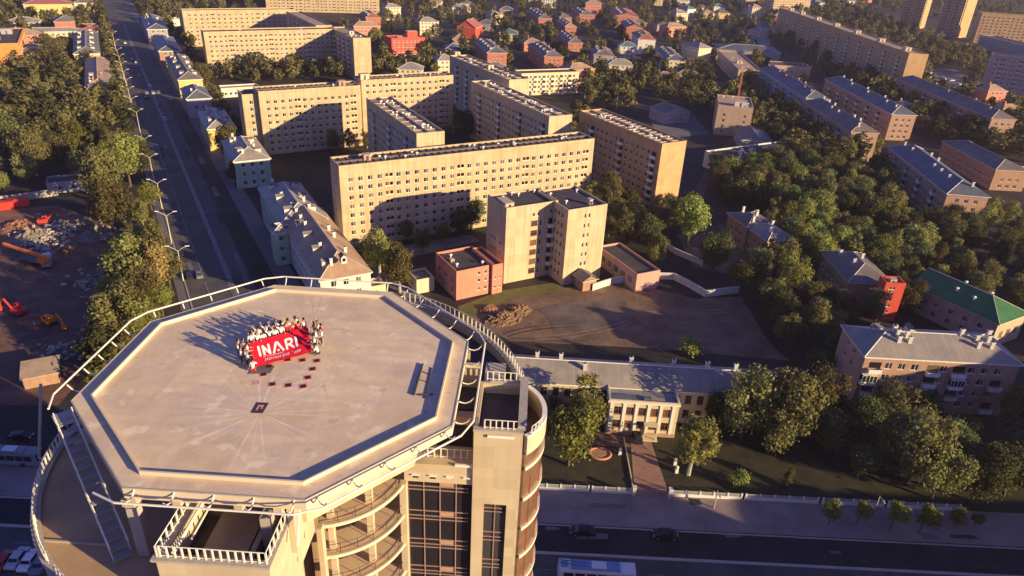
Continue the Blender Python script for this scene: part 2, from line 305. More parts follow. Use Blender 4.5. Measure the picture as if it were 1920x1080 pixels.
for k in range(4):                                   # wheel tracks worn into the lot
    x0, y0 = rg.uniform(900, 1150), rg.uniform(575, 640); x1, y1 = x0 + rg.uniform(120, 260), y0 + rg.uniform(-35, 30); xm, ym = (x0 + x1) / 2 + rg.uniform(-30, 30), (y0 + y1) / 2 + rg.uniform(-14, 14)
    for off in (-.8, .8):
        P = []
        for i in range(13): t = i / 12; P.append(at((1 - t) ** 2 * x0 + 2 * t * (1 - t) * xm + t * t * x1, (1 - t) ** 2 * y0 + 2 * t * (1 - t) * ym + t * t * y1, .09 + .004 * k))
        for a, b in zip(P, P[1:]): d = (b - a).normalized(); nn = Vector((-d.y, d.x, 0)); mb.poly([a + nn * (off - .22), b + nn * (off - .22), b + nn * (off + .22), a + nn * (off + .22)], k % 2)
structure('wheel_tracks', mb, ['track', 'track_pale'])
mb = MB()
for k in range(46):                                  # repairs and oil on the carriageways
    if k < 26: x, y = rg.uniform(-80, 110), rg.choice((rg.uniform(84.6, 89.2), rg.uniform(74, 83), rg.uniform(90.5, 97.5))); z = .05 if 83.9 < y < 89.7 else .07 if y < 83.5 else .125; L_, W_ = rg.uniform(1.5, 9), rg.uniform(.5, 1.6); u_, v_ = Vector((1, 0, 0)), Vector((0, 1, 0)); o_ = Vector((x, y, z + .004 + k * 2e-4))
    else: o_ = uv(rg.uniform(9, 28), rg.uniform(130, 420)) + Vector((0, 0, .09 + k * 4e-4)); L_, W_ = rg.uniform(.8, 2.5), rg.uniform(4, 18); u_, v_ = U, V
    mb.poly([o_, o_ + u_ * L_ + v_ * rg.uniform(-.3, .3), o_ + u_ * L_ * rg.uniform(.8, 1.1) + v_ * W_, o_ + v_ * W_ * rg.uniform(.8, 1.1)], k % 2)
structure('road_patches', mb, ['tar', 'asphalt_pale'])
# building yard on the left
sheet('building_yard', [at(*p)[:2] for p in ((-40, 395), (110, 385), (225, 430), (215, 560), (170, 690), (110, 760), (-40, 760))], .03, 'yard_dirt')
sheet('yard_earth', [at(*p)[:2] for p in ((-20, 400), (70, 398), (150, 440), (140, 470), (60, 440), (-20, 445))], .06, 'dirt_red', False)
sheet('field', [at(*p)[:2] for p in ((60, 335), (150, 330), (160, 385), (60, 382))], .03, 'ground')

# ---------------------------------------------------------------- windows and walls
_wc = {}
def window_mesh(w, h, style, v):
    key = (round(w, 2), round(h, 2), style, v)
    if key in _wc: return _wc[key]
    mb = MB(); g = ('glass_dark', 'glass_mid', 'glass_warm')[v]; fr = 'white_trim'; d = .16
    if style == 'loggia':
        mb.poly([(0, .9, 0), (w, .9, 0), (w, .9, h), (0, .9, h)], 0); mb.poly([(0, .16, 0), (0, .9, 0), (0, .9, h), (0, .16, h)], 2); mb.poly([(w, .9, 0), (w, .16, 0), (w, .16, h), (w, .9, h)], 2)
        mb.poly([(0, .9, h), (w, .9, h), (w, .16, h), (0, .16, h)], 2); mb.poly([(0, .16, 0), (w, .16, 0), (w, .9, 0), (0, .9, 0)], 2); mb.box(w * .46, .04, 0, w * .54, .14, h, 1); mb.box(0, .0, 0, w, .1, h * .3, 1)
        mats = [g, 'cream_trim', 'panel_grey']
    elif style == 'balcony':           # slab, parapet and glazing standing out from the wall
        mb.poly([(0, .1, 0), (w, .1, 0), (w, .1, h), (0, .1, h)], 0); mb.box(-.1, -1.0, -.9, w + .1, -.05, -.78, 1); mb.box(-.1, -1.0, -.78, w + .1, -.93, .15, 1); mb.box(-.1, -.93, -.78, -.03, -.05, .15, 1); mb.box(w + .03, -.93, -.78, w + .1, -.05, .15, 1)
        mats = [g, 'white_trim' if v != 1 else 'cream_trim']
    elif style == 'glazed':            # glazed-in balcony box
        mb.box(0, -1.0, -1., w, -.03, -.1, 1); mb.box(.06, -.94, -.1, w - .06, -.03, h, 0); mb.box(0, -1.03, h, w, -.0, h + .12, 1)
        for k in range(5): x = k * (w - .08) / 4; mb.box(x, -1.0, -.1, x + .08, -.93, h, 1)
        mats = [g, 'white_trim']
    else:
        mb.poly([(0, d, 0), (w, d, 0), (w, d, h), (0, d, h)], 0); t = .09
        mb.box(0, d - .06, 0, t, d - .01, h, 1); mb.box(w - t, d - .06, 0, w, d - .01, h, 1); mb.box(t, d - .06, h - t, w - t, d - .01, h, 1); mb.box(t, d - .06, 0, w - t, d - .01, t, 1)
        if w > .9: mb.box(w * .6, d - .06, t, w * .6 + .08, d - .01, h - t, 1)
        if w > 1.9: mb.box(w * .3, d - .06, t, w * .3 + .08, d - .01, h - t, 1)
        mb.box(-.06, -.07, -.07, w + .06, d - .07, -.003, 1)
        if style == 'brown': fr = 'window_brown'; mb.box(t, d - .06, h * .62, w - t, d - .01, h * .62 + .1, 1)
        if style == 'dark': fr = 'dark_metal'
        mats = [g, fr]
    fm = MB(); pm = MB()
    for f, i in zip(mb.f, mb.mi): (pm if i == 0 else fm).poly([mb.v[j] for j in f])
    two = (fm.mesh('window', mats[1:2]), pm.mesh('pane', mats[:1])) if len(mats) == 2 else None
    _wc[key] = (mb, mats, mb.mesh('window', mats), two); return _wc[key]
SIDES = {'front': lambda L, W: ((0, 0), (1, 0)), 'right': lambda L, W: ((L, 0), (0, 1)), 'back': lambda L, W: ((L, W), (-1, 0)), 'left': lambda L, W: ((0, W), (0, -1))}
def grid(L, H, fh=2.83, sp=3.2, w=1.4, h=1.5, z0=1.2, top=1.0, margin=1.2, style='plain', pat=None, bw=2.4, skip=None):
    """the windows of one wall: (x, z, w, h, style)"""
    n = max(1, int((L - 2 * margin) / sp + .3)); off = (L - n * sp) / 2; out = []; r = 0
    while z0 + r * fh + h < H - top + .01:
        for c in range(n):
            k = pat[c % len(pat)] if pat else 'w'
            if k == '-' or (skip and skip(c, r)): continue
            ww, st = (bw, 'loggia') if k == 'L' else (bw, 'balcony') if k == 'B' else (.8, style) if k == 's' else (w, style)
            if k == 'B' and r == 0: ww, st = w, style
            if k == 'D':
                for dx in (-.75, .75): out.append((off + c * sp + sp / 2 + dx - .5, z0 + r * fh, 1.0, h, style))
                continue
            out.append((off + c * sp + sp / 2 - ww / 2, z0 + r * fh, ww, h, st))
        r += 1
    return out
def wall_side(mb, O, d, L, H, wins, depth=.16, mi=0, base=0.):
    """one outer wall with real openings and reveals"""
    O = Vector((O[0], O[1], 0)); d = Vector((d[0], d[1], 0)); inn = Vector((-d.y, d.x, 0)) * depth; Z = Vector((0, 0, 1))
    P = lambda x, z: O + d * x + Z * z
    cut = [q for q in wins if q[4] != 'glazed']
    zs = sorted({base, H} | {q[1] for q in cut} | {q[1] + q[3] for q in cut})
    for z0, z1 in zip(zs, zs[1:]):
        zm = (z0 + z1) / 2; row = sorted((q[0], q[0] + q[2]) for q in cut if q[1] < zm < q[1] + q[3]); x = 0
        for a, b in row + [(L, L)]:
            if a > x + 1e-4: mb.poly([P(x, z0), P(a, z0), P(a, z1), P(x, z1)], mi)
            x = max(x, b)
    for (x, z, w, h, st) in cut:
        a, b, c, e = P(x, z), P(x + w, z), P(x + w, z + h), P(x, z + h)
        for p, q in ((a, b), (b, c), (c, e), (e, a)): mb.poly([p, p + inn, q + inn, q], mi)
def add_windows(root, A, ang, L, W, sides, vmix=(.48, .30, .22), parts=100):
    """each window a part; past PARTS the farther ones become one stuff part"""
    rng = random.Random(int(abs(A[0]) * 7 + abs(A[1]) * 3)); items = {}
    Mw = Matrix.Translation((A[0], A[1], 0)) @ Matrix.Rotation(ang, 4, 'Z')
    for sd, wins in sides.items():
        O, d = SIDES[sd](L, W); rz = math.atan2(d[1], d[0])
        for q in wins:
            M4 = Matrix.Translation((O[0] + d[0] * q[0], O[1] + d[1] * q[0], q[1])) @ Matrix.Rotation(rz, 4, 'Z')
            key = 'balcony' if q[4] in ('balcony', 'glazed') else 'loggia' if q[4] == 'loggia' else 'window'
            n = Vector((d[1], -d[0], 0)); n.rotate(Matrix.Rotation(ang, 3, 'Z')); seen = n.dot(CAM - Mw @ M4.translation) > 0
            items.setdefault(key, []).append(((0 if seen else 1e5) + (Mw @ M4.translation - CAM).length, rng.random(), M4, rz, q))
    for key, lst in items.items():
        lst.sort(key=lambda t: t[0]); rest = {}
        for i, (dist, rv, M4, rz, q) in enumerate(lst):
            v = 0 if rv < vmix[0] else 1 if rv < vmix[0] + vmix[1] else 2
            mb, mats, me, two = window_mesh(q[2], q[3], q[4], v)
            if i < parts and two and dist < 235: link('pane', two[1], link(key, two[0], root, M4.translation, rz))
            elif i < parts: link(key, me, root, M4.translation, rz)
            else: rest.setdefault(tuple(mats), MB()).add(mb, M4)
        if rest:
            allm = []; big = MB()
            for mats, m in rest.items():
                ix = []
                for x in mats:
                    if x not in allm: allm.append(x)
                    ix.append(allm.index(x))
                k = len(big.v); big.v += m.v; big.f += [tuple(k + i for i in f) for f in m.f]; big.mi += [ix[i] for i in m.mi]
            o = big.build('farther_' + {'window': 'windows', 'loggia': 'loggias', 'balcony': 'balconies'}[key], allm, root); o['kind'] = 'stuff'

def roof_flat(wall, L, W, H, root, m, ribs=None, rm='roof_rib', par=.45, t=.3, drop=.55):
    """parapet on the walls, felt sheet below it, joints or ribs across"""
    wall.ring([(t, t), (L - t, t), (L - t, W - t), (t, W - t)], [(0, 0), (L, 0), (L, W), (0, W)], H, H + .12)
    for p, q in (((t, t), (L - t, t)), ((L - t, t), (L - t, W - t)), ((L - t, W - t), (t, W - t)), ((t, W - t), (t, t))):
        wall.poly([(p[0], p[1], H - drop), (p[0], p[1], H), (q[0], q[1], H), (q[0], q[1], H - drop)])
    rb = MB(); rb.poly([(t, t, H - drop + .02), (L - t, t, H - drop + .02), (L - t, W - t, H - drop + .02), (t, W - t, H - drop + .02)])
    mats = [m, rm]
    if ribs:
        ax, sp = ribs; n = int((L if ax == 'x' else W) / sp)
        for i in range(1, n):
            c = i * sp
            if ax == 'x': rb.box(c - .14, t + .05, H - drop + .025, c + .14, W - t - .05, H - drop + .26, 1)
            else: rb.box(t + .05, c - .14, H - drop + .025, L - t - .05, c + .14, H - drop + .26, 1)
        if ax == 'x': rb.box(t + .1, W * .5 - .3, H - drop + .03, L - t - .1, W * .5 + .3, H - drop + .6, 1)
        else: rb.box(L * .5 - .3, t + .1, H - drop + .03, L * .5 + .3, W - t - .1, H - drop + .6, 1)
    return rb.build('roof', mats, root)
def roof_pitched(wall, L, W, H, root, m, rise, axis='x', hip0=True, hip1=True, ov=.5, h0=None):
    """hipped or gabled roof on eaves; axis is the ridge's direction"""
    rb = MB(); X0, X1, Y0, Y1 = -ov, L + ov, -ov, W + ov; span = (Y1 - Y0) if axis == 'x' else (X1 - X0); hl = h0 or span * .5
    if axis == 'x': r0 = (X0 + (hl if hip0 else 0), (Y0 + Y1) / 2); r1 = (X1 - (hl if hip1 else 0), (Y0 + Y1) / 2)
    else: r0 = ((X0 + X1) / 2, Y0 + (hl if hip0 else 0)); r1 = ((X0 + X1) / 2, Y1 - (hl if hip1 else 0))
    z0, z1 = H, H + rise; c = [(X0, Y0, z0), (X1, Y0, z0), (X1, Y1, z0), (X0, Y1, z0)]; a = (*r0, z1); b = (*r1, z1)
    if axis == 'x': faces = [[c[0], c[1], b, a], [c[2], c[3], a, b], [c[3], c[0], a], [c[1], c[2], b]]
    else: faces = [[c[1], c[2], b, a], [c[3], c[0], a, b], [c[0], c[1], a], [c[2], c[3], b]]
    flags = [True, True, hip0, hip1]
    for f, ok in zip(faces, flags):
        if ok: rb.poly(f)
    lo = [(p[0], p[1], z0 - .22) for p in c]
    for i in range(4): j = (i + 1) % 4; rb.poly([lo[i], lo[j], c[j], c[i]], 1)
    rb.poly(lo[::-1], 1)
    rb.tube([a, b], .13, 5, 1)
    for q, p, ok in ((c[0], a, hip0), (c[3] if axis == 'x' else c[1], a, hip0), (c[1] if axis == 'x' else c[2], b, hip1), (c[2] if axis == 'x' else c[3], b, hip1)):
        if ok: rb.tube([Vector(q) + Vector((0, 0, .05)), Vector(p) + Vector((0, 0, .02))], .1, 4, 1)
    o = rb.build('roof', [m, 'cream_trim' if m not in ('roof_blue', 'roof_steel') else 'white_trim'], root)
    fz = rise * (1 - ov / (span / 2)) if True else rise
    if axis == 'x':
        for x, ok in ((0, hip0), (L, hip1)):
            if not ok: t = [(x, 0, H), (x, W, H), (x, W / 2, H + rise - .12)]; wall.poly(t if x else t[::-1])
    else:
        for y, ok in ((0, hip0), (W, hip1)):
            if not ok: t = [(0, y, H), (L, y, H), (L / 2, y, H + rise - .12)]; wall.poly(t if not y else t[::-1])
    return o
def rz_at(L, W, H, rise, axis, x, y, ov=.5):
    if axis == 'x': f = 1 - abs(y - W / 2) / (W / 2 + ov)
    else: f = 1 - abs(x - L / 2) / (L / 2 + ov)
    return H + rise * max(0, f)
_sh = {}
def shared(key, fn):
    if key not in _sh: _sh[key] = fn()
    return _sh[key]
def vent_mesh():
    mb = MB(); n = 10
    mb.tube([(0, 0, 0), (0, 0, .75)], .16, 8); mb.tube([(0, 0, .7), (0, 0, .8), (0, 0, 1.0), (0, 0, 1.12)], [.42, .5, .42, .1], n); return mb.mesh('roof_vent', ['dish_white'])
def chimney_mesh(m):
    mb = MB(); mb.box(-.38, -.32, -1.2, .38, .32, 1.35, 0); mb.box(-.46, -.4, 1.35, .46, .4, 1.5, 1); mb.box(-.22, -.2, 1.5, .22, .2, 1.62, 2); return mb.mesh('chimney', [m, 'white_trim', 'black'])
def hut_mesh(w, d, h, m):
    mb = MB(); mb.box(-w / 2, -d / 2, 0, w / 2, d / 2, h, 0); mb.box(-w / 2 - .12, -d / 2 - .12, h, w / 2 + .12, d / 2 + .12, h + .14, 1); mb.box(-.4, -d / 2 - .03, .1, .4, -d / 2 - .005, min(2, h - .3), 2); return mb.mesh('penthouse', [m, 'roof_rib_pale', 'dark_metal'])
def dormer_mesh(m):
    mb = MB(); mb.box(-.7, -1.2, -.9, .7, .9, .75, 0); mb.poly([(-.85, -1.35, .75), (0, -1.35, 1.5), (0, 1.2, 1.5), (-.85, 1.2, .75)], 1); mb.poly([(0, -1.35, 1.5), (.85, -1.35, .75), (.85, 1.2, .75), (0, 1.2, 1.5)], 1)
    mb.poly([(-.7, -1.201, .75), (.7, -1.201, .75), (0, -1.201, 1.37)], 0); mb.box(-.4, -1.24, -.3, .4, -1.205, .6, 2); return mb.mesh('dormer', [m, 'roof_slate', 'glass_dark'])

def building(name, label, cat, A, ang, L, W, H, wall, roof='flat', rm='roof_felt', rise=3.2, axis='x', hips=(True, True), ribs=None, ribm='roof_rib', wins=None,
             vents=(), chims=(), huts=(), dorms=(), chm='brick_red', group=None, vmix=(.48, .30, .22), parts=100, wallmi=None, base=None, hutm='plaster_cream', cornice=False):
    root = thing(name, label, cat, (A[0], A[1], 0), ang, group); keep_clear(A, ang, L, W)
    wins = wins or {}; wb = MB()
    for sd in SIDES:
        O, d = SIDES[sd](L, W); wall_side(wb, O, d, L if sd in ('front', 'back') else W, H, wins.get(sd, []))
    mats = [wall]
    if base: wb.ring([(0, 0), (L, 0), (L, W), (0, W)], [(-.09, -.09), (L + .09, -.09), (L + .09, W + .09), (-.09, W + .09)], 0, .9, 1); mats.append(base)
    if cornice: wb.ring([(0, 0), (L, 0), (L, W), (0, W)], [(-.22, -.22), (L + .22, -.22), (L + .22, W + .22), (-.22, W + .22)], H - .5, H - .24, len(mats)); mats.append('white_trim')
    if roof == 'flat': roof_flat(wb, L, W, H, root, rm, ribs, ribm)
    else: roof_pitched(wb, L, W, H, root, rm, rise, axis, hips[0], hips[1])
    wb.build('wall', mats, root)
    add_windows(root, A, ang, L, W, wins, vmix, parts)
    zr = (lambda x, y: H - .53) if roof == 'flat' else (lambda x, y: rz_at(L, W, H, rise, axis, x, y))
    for (x, y) in vents: link('roof_vent', shared('vent', vent_mesh), root, (x, y, zr(x, y)))
    for (x, y) in chims: link('chimney', shared('ch' + chm, lambda: chimney_mesh(chm)), root, (x, y, zr(x, y)))
    for (x, y, w_, d_, h_) in huts: link('penthouse', shared(('hut', w_, d_, h_, hutm), lambda: hut_mesh(w_, d_, h_, hutm)), root, (x, y, zr(x, y)))
    for (x, y, r_) in dorms: link('dormer', shared('dorm', lambda: dormer_mesh('plaster_white')), root, (x, y, zr(x, y)), R(r_))
    return root
def from_px(fl, fr, H, bl=None, ang=None, L=None, W=None):
    """front-left and front-right roof corners (photo pixels at height H) -> ground corner, angle, length, depth"""
    A = at(*fl, H); B = at(*fr, H)
    a = math.atan2(B.y - A.y, B.x - A.x) if ang is None else R(ang)
    u = Vector((math.cos(a), math.sin(a), 0)); v = Vector((-u.y, u.x, 0))
    if L is None: L = (B - A).dot(u)
    if W is None: W = (at(*bl, H) - A).dot(v)
    return (A.x, A.y), a, L, W

# ---------------------------------------------------------------- the town's buildings
def bpx(name, label, cat, fl, fr, H, wall, bl=None, ang=None, L=None, W=None, front=None, left=None, right=None, back=None, **k):
    A, a, L, W = from_px(fl, fr, H, bl, ang, L, W); wins = {}
    for sd, g in (('front', front), ('left', left), ('right', right), ('back', back)):
        if g is None: continue
        ln = L if sd in ('front', 'back') else W
        wins[sd] = g(ln, H) if callable(g) else grid(ln, H, **g)
    return building(name, label, cat, A, a, L, W, H, wall, wins=wins, **k), A, a, L, W
def spread(n, L, W, seed, mx=.08, x0=.06, x1=.94, y0=.2, y1=.8):
    r = random.Random(seed); return [(L * r.uniform(x0, x1), W * r.uniform(y0, y1)) for _ in range(n)]
def clusters(cs, seed, n=5, rx=3, ry=2.0):
    r = random.Random(seed); return [(x + r.uniform(-rx, rx), y + r.uniform(-ry, ry)) for x, y in cs for _ in range(n)]
PAT = 'wwwwLwww'
FR9 = dict(pat=PAT, sp=3.0, w=1.45, h=1.45, top=1.4, z0=1.5)
LF9 = dict(pat='wwBwDw', sp=3.1, w=1.4, h=1.45, top=1.2, z0=1.5)
G9 = 'nine-storey slab blocks in the middle of the town'
bpx('apartment_block', 'long cream nine-storey block right behind the dormitory, with a dark ribbed roof', 'apartment block', (635, 312), (1115, 260), 26.5, 'panel_cream', ang=29.7, W=9.6, front=FR9, left=dict(sp=3.2, pat='w-w', top=1.4, z0=1.5), ribs=('x', 2.4), vents=clusters([(14, 5), (24, 4.5), (47, 5), (58, 5), (82, 5)], 1, 3), huts=[(10, 5, 2.2, 2, 1.8)], hutm='brick_pink', group=G9)
bpx('apartment_block', 'left half of the second cream slab block, ending where the end-on slab meets it', 'apartment block', (484, 172), (675, 160), 26.5, 'panel_cream', ang=30.5, W=10, front=FR9, left=dict(sp=3.2, pat='w-w', top=1.4, z0=1.5), ribs=('x', 2.4), huts=[(36, 5, 3, 2.5, 2)], hutm='brick_pink', vents=[(16, 5), (32, 4)], group=G9)
bpx('apartment_block', 'right half of the second cream slab block, one step higher than its left half', 'apartment block', (677, 151), (850, 141), 27.4, 'panel_cream', ang=30.5, W=10, front=FR9, ribs=('x', 2.4), huts=[(3, 5, 4, 3, 2.4)], vents=clusters([(20, 5), (36, 5)], 3, 3), group=G9)
bpx('apartment_block', 'shaded narrow block set back at the left end of the second cream slab', 'apartment block', (453, 178), (486, 176), 25, 'panel_cream', ang=30, L=13, W=10, front=dict(sp=3.2, top=1.4), group=G9)
_, A3, a3, L3, W3 = bpx('apartment_block', 'slab seen end-on whose tan roof runs forward from the second cream slab', 'apartment block', (781, 251), (830, 247), 26.3, 'panel_pale', ang=29, L=10.4, W=57, left=LF9, front=dict(sp=4, pat='-'), rm='roof_felt_tan', ribs=('y', 6), ribm='roof_rib_pale', vents=clusters([(5, 8), (5, 28), (5, 46)], 5, 7, 3, 3), group=G9)
bpx('apartment_block', 'nearer of the two end-on slabs right of the second cream slab, tan roof', 'apartment block', (1030, 219), (1070, 213), 26.3, 'panel_pale', bl=(890, 152), ang=30, L=10.6, left=LF9, rm='roof_felt_tan', ribs=('y', 6), ribm='roof_rib_pale', vents=clusters([(5, 8), (5, 24), (5, 45), (5, 60)], 6, 6, 3, 3), group=G9)
bpx('apartment_block', 'farther of the two end-on slabs right of the second cream slab, cluttered tan roof', 'apartment block', (955, 150), (987, 146), 26.3, 'panel_pale', bl=(844, 104), ang=30, L=11, left=dict(sp=6, pat='wB'), rm='roof_felt_tan', ribs=('y', 6), ribm='roof_rib_pale', vents=clusters([(5, 12), (5, 50)], 7, 5, 3, 4), huts=[(5, 30, 3, 3, 2), (5, 70, 3, 3, 2)], group=G9)
bpx('apartment_block', 'slab with an orange sunlit end wall right of the long cream block', 'apartment block', (1242, 270), (1286, 263), 26.5, 'panel_ochre', bl=(1106, 206), ang=31, L=11.2, left=dict(pat='wwBwww', sp=3.1, w=1.4, h=1.45, top=1.3, z0=1.5), rm='roof_felt_tan', ribs=('y', 3), ribm='roof_rib_pale', vents=clusters([(5, 8), (5, 20), (5, 38)], 8, 5, 3, 3), group=G9)
bpx('apartment_block', 'long cream slab in the upper left with a wing running forward at its right end', 'apartment block', (381, 60), (622, 50), 25, 'panel_cream', ang=30.5, W=11, front=FR9, left=dict(sp=4, pat='w-w', top=1.4), vents=[(22, 5), (60, 5)], group=G9)
bpx('apartment_block', 'wing with a cream sunlit end wall running forward from the upper left slab', 'apartment block', (662, 72), (691, 71), 25, 'panel_cream', bl=(606, 51), ang=30, L=11, left=dict(sp=5, pat='wB', top=1.4), rm='roof_felt_tan', huts=[(5, 20, 3, 3, 2)], vents=clusters([(5, 10)], 9, 4), group=G9)
bpx('apartment_block', 'cream slab farthest up on the left, behind the upper left slab', 'apartment block', (341, 20), (548, 15), 25, 'panel_cream', ang=31, W=11, front=dict(pat=PAT, sp=4, top=1.4), left=dict(sp=4, pat='w-w', top=1.4), group=G9)
bpx('apartment_block', 'wing with a light roof running forward from the farthest left slab', 'apartment block', (592, 48), (616, 48), 25, 'panel_cream', bl=(548, 21), ang=31, L=11, left=dict(sp=6, pat='wB', top=1.4), rm='roof_felt_tan', group=G9)
A = at(500, 21, 0); B = at(712, 26, 0)
a = math.atan2(B.y - A.y, B.x - A.x); L = (B - A).length
def stripwins(n0, sp, H, fh=2.9):
    def f(Lw, H_):
        return grid(Lw, H_, fh=fh, sp=sp, w=1.6, h=1.6, pat='wLw', bw=2.6, margin=.5)
    return f
building('tower_block', 'tall cream block with vertical balcony strips at the top edge, behind the left slabs', 'apartment block', A, a, L, 14, 33, 'panel_cream', wins={'front': grid(L, 33, fh=2.9, sp=4.2, w=1.7, h=1.6, pat='wLwL', bw=2.8)}, rm='roof_felt')
# the long blocks and towers on the right
bpx('apartment_block', 'very long nine-storey block in the upper right with one orange end wall', 'apartment block', (1705, 100), (1742, 102), 26.5, 'panel_ochre', bl=(1480, 15), ang=-1, left=dict(sp=7.5, pat='wBw', w=2, top=1.4), huts=[(6.5, y, 4, 5, 2.2) for y in (18, 60, 105, 150, 196, 240, 275)], hutm='plaster_cream', rm='roof_felt_tan')
for (pl, pr, lab) in (((1684, 50), (1719, 54), 'left of the two tall striped towers in the top right corner'), ((1752, 66), (1788, 71), 'right of the two tall striped towers in the top right corner')):
    A = at(*pl, 0); B = at(*pr, 0); a = math.atan2(B.y - A.y, B.x - A.x); L = max(24, (B - A).length)
    tw = building('tower_block', lab, 'tower block', A, a, L, 24, 62, 'panel_ochre', wins={'front': grid(L, 62, fh=3.0, sp=3.6, w=1.7, h=1.7, pat='wLwL', bw=2.4), 'left': grid(24, 62, fh=3, sp=5, w=1.6, h=1.6)}, group='striped towers in the top right corner')
    for k in range(3): q = MB(); x = .8 + k * (L - 6.2) / 2; wall_side(q, (x, -1.9), (1, 0), 4.6, 61.5, grid(4.6, 61.5, fh=3.0, sp=2.0, w=1.2, h=1.5, margin=.2)); q.poly([(x, 0, 0), (x, -1.9, 0), (x, -1.9, 61.5), (x, 0, 61.5)]); q.poly([(x + 4.6, -1.9, 0), (x + 4.6, 0, 0), (x + 4.6, 0, 61.5), (x + 4.6, -1.9, 61.5)]); q.poly([(x, -1.9, 61.5), (x + 4.6, -1.9, 61.5), (x + 4.6, 0, 61.5), (x, 0, 61.5)]); q.build('bay', 'panel_cream', tw); q = MB(); q.box(x + .1, -1.75, 1, x + 4.5, -1.7, 60); q.build('bay_glazing', 'glass_dark', tw)
A = at(1824, 80, 0); a = R(-14)
building('tower_block', 'broad ochre block with vertical bays right of the striped towers', 'apartment block', A, a, 75, 16, 30, 'panel_ochre', wins={'front': grid(75, 30, fh=3, sp=4.6, w=1.8, h=1.7, pat='wLww', bw=2.8)})
bpx('office_block', 'dark low block with a pale roof edge in front of the broad ochre block', 'office block', (1940, 91), (1990, 91), 12, 'panel_grey', bl=(1845, 66), ang=0, L=16, left=dict(sp=5, fh=3), rm='roof_felt')
bpx('tower_block', 'dark grey tower block cut by the right edge of the picture', 'tower block', (1862, 103), (1940, 108), 28, 'panel_grey', ang=-28, L=34, W=16, front=dict(sp=3.4, pat='wLw', fh=2.9), left=dict(sp=4, fh=2.9), rm='roof_felt')
hip5 = dict(roof='hip', rise=3.6, axis='y')
def five(name, label, fl, fr, H, wall, rm, seed, bl=None, W=None, ang=0, L=12.5, hips=(True, True), nch=8, nd=0, left=None, **k):
    A, a, L_, W_ = from_px(fl, fr, H, bl, ang, L, W); r = random.Random(seed)
    ch = [(L_ * r.choice((.32, .68)), W_ * (i + .5) / nch + r.uniform(-1, 1)) for i in range(nch)]
    return bpx(name, label, 'apartment house', fl, fr, H, wall, bl=bl, W=W, ang=ang, L=L, roof='hip', rm=rm, rise=3.4, axis='y', hips=hips, chims=ch, dorms=[(L_ * .3, W_ * (i + .5) / nd, -90) for i in range(nd)], front=k.pop('front', dict(sp=3.2, fh=2.9, top=1)), left=left or dict(sp=3.4, fh=2.9, top=1, pat='wwBw'), **k)
five('long_house', 'long five-storey house with a bright blue roof, upper right', (1512, 184), (1556, 185), 13.5, 'plaster_grey', 'roof_blue', 1, bl=(1410, 128))
five('long_house', 'long five-storey brick house with a dark slate hipped roof continuing from the blue-roofed one', (1597, 247), (1645, 249), 13.5, 'brick_pink', 'roof_slate', 2, bl=(1518, 190), chm='plaster_white')
five('long_house', 'long brick house with chimneys along a blue-grey roof, second from the top right', (1673, 214), (1717, 207), 13.5, 'brick_pink', 'roof_blue', 3, bl=(1545, 148), chm='plaster_white')
five('long_house', 'brick-ended house half hidden in trees near the right edge, slate roof', (1860, 222), (1895, 222), 13.5, 'brick_pink', 'roof_slate', 4, bl=(1745, 150), nch=5)
five('long_house', 'house with an orange brick end wall and dark blue roof, right of the big grove', (1777, 363), (1848, 370), 13.0, 'brick_pink', 'roof_blue', 5, bl=(1660, 275), ang=-6, L=14, chm='plaster_white')
bpx('long_house', 'low grey-roofed house running off behind the house with the orange brick end', 'apartment house', (1868, 318), (1950, 322), 9, 'brick_brown', bl=(1765, 265), ang=0, L=14, roof='hip', rise=2.8, axis='y', rm='roof_slate', left=dict(sp=3.4), front=dict(sp=3.2))
bpx('warehouse', 'pale low building with an orange sunlit front at the right edge', 'low building', (1868, 322), (1935, 328), 6, 'plaster_tan', ang=-5, L=26, W=12, front=dict(sp=3.4, fh=3), rm='roof_felt_tan')

# five-storey house, lower right, with balconies
def r9front(L, H):
    out = []
    for r in range(4):
        z = 1.4 + r * 2.95 + .35
        for c, x in enumerate((1.2, 4.6, 7.4, 10.2, 13.6, 16.3, 19.2, 22.4, 25.2, 28.0)):
            st = 'plain'; ww = 1.5
            if c == 0 and r == 2: st, ww, x = 'glazed', 3.2, .2
            elif c == 4 and r in (0, 1): st, ww = 'glazed', 3.0
            elif c == 6 and r == 2: st, ww = 'glazed', 3.0
            elif c in (4, 6) and r > 0: st, ww = 'balcony', 2.6
            elif c == 0 and r > 0: st, ww = 'balcony', 2.6
            elif c == 9 and r in (0, 2): st, ww = 'balcony', 2.4
            if x + ww < L - .5: out.append((x, z, ww, 1.5, st))
    return out
A, a, L, W = from_px((1624, 667), (1915, 683), 13.6, ang=-.4, W=12.5)
building('apartment_house', 'balconied five-storey house in the lower right with white chimneys on a pale roof', 'apartment house', A, a, L, W, 13.6, 'brick_pink', roof='hip', rm='roof_steel', rise=2.9,
         wins={'front': r9front(L, 13.6), 'left': [(3.5, 2, .9, 1.2, 'plain'), (7, 2, .9, 1.2, 'plain'), (3.5, 8, .9, 1.2, 'plain'), (7, 8, .9, 1.2, 'plain'), (3.5, 11, .9, 1.2, 'plain'), (7, 11, .9, 1.2, 'plain')]},
         chims=[(8, 3.6), (8.2, 5.2), (10.3, 3.6), (10.2, 5), (7.8, 6.1), (25, 3.3), (25.3, 4.9), (27.8, 3.3), (27.8, 4.9), (22.5, 6.2), (8.5, 7.4), (28.5, 6.4)], chm='plaster_white', dorms=[(5.4, 8.6, -90), (13, 9, 180)], cornice=True)
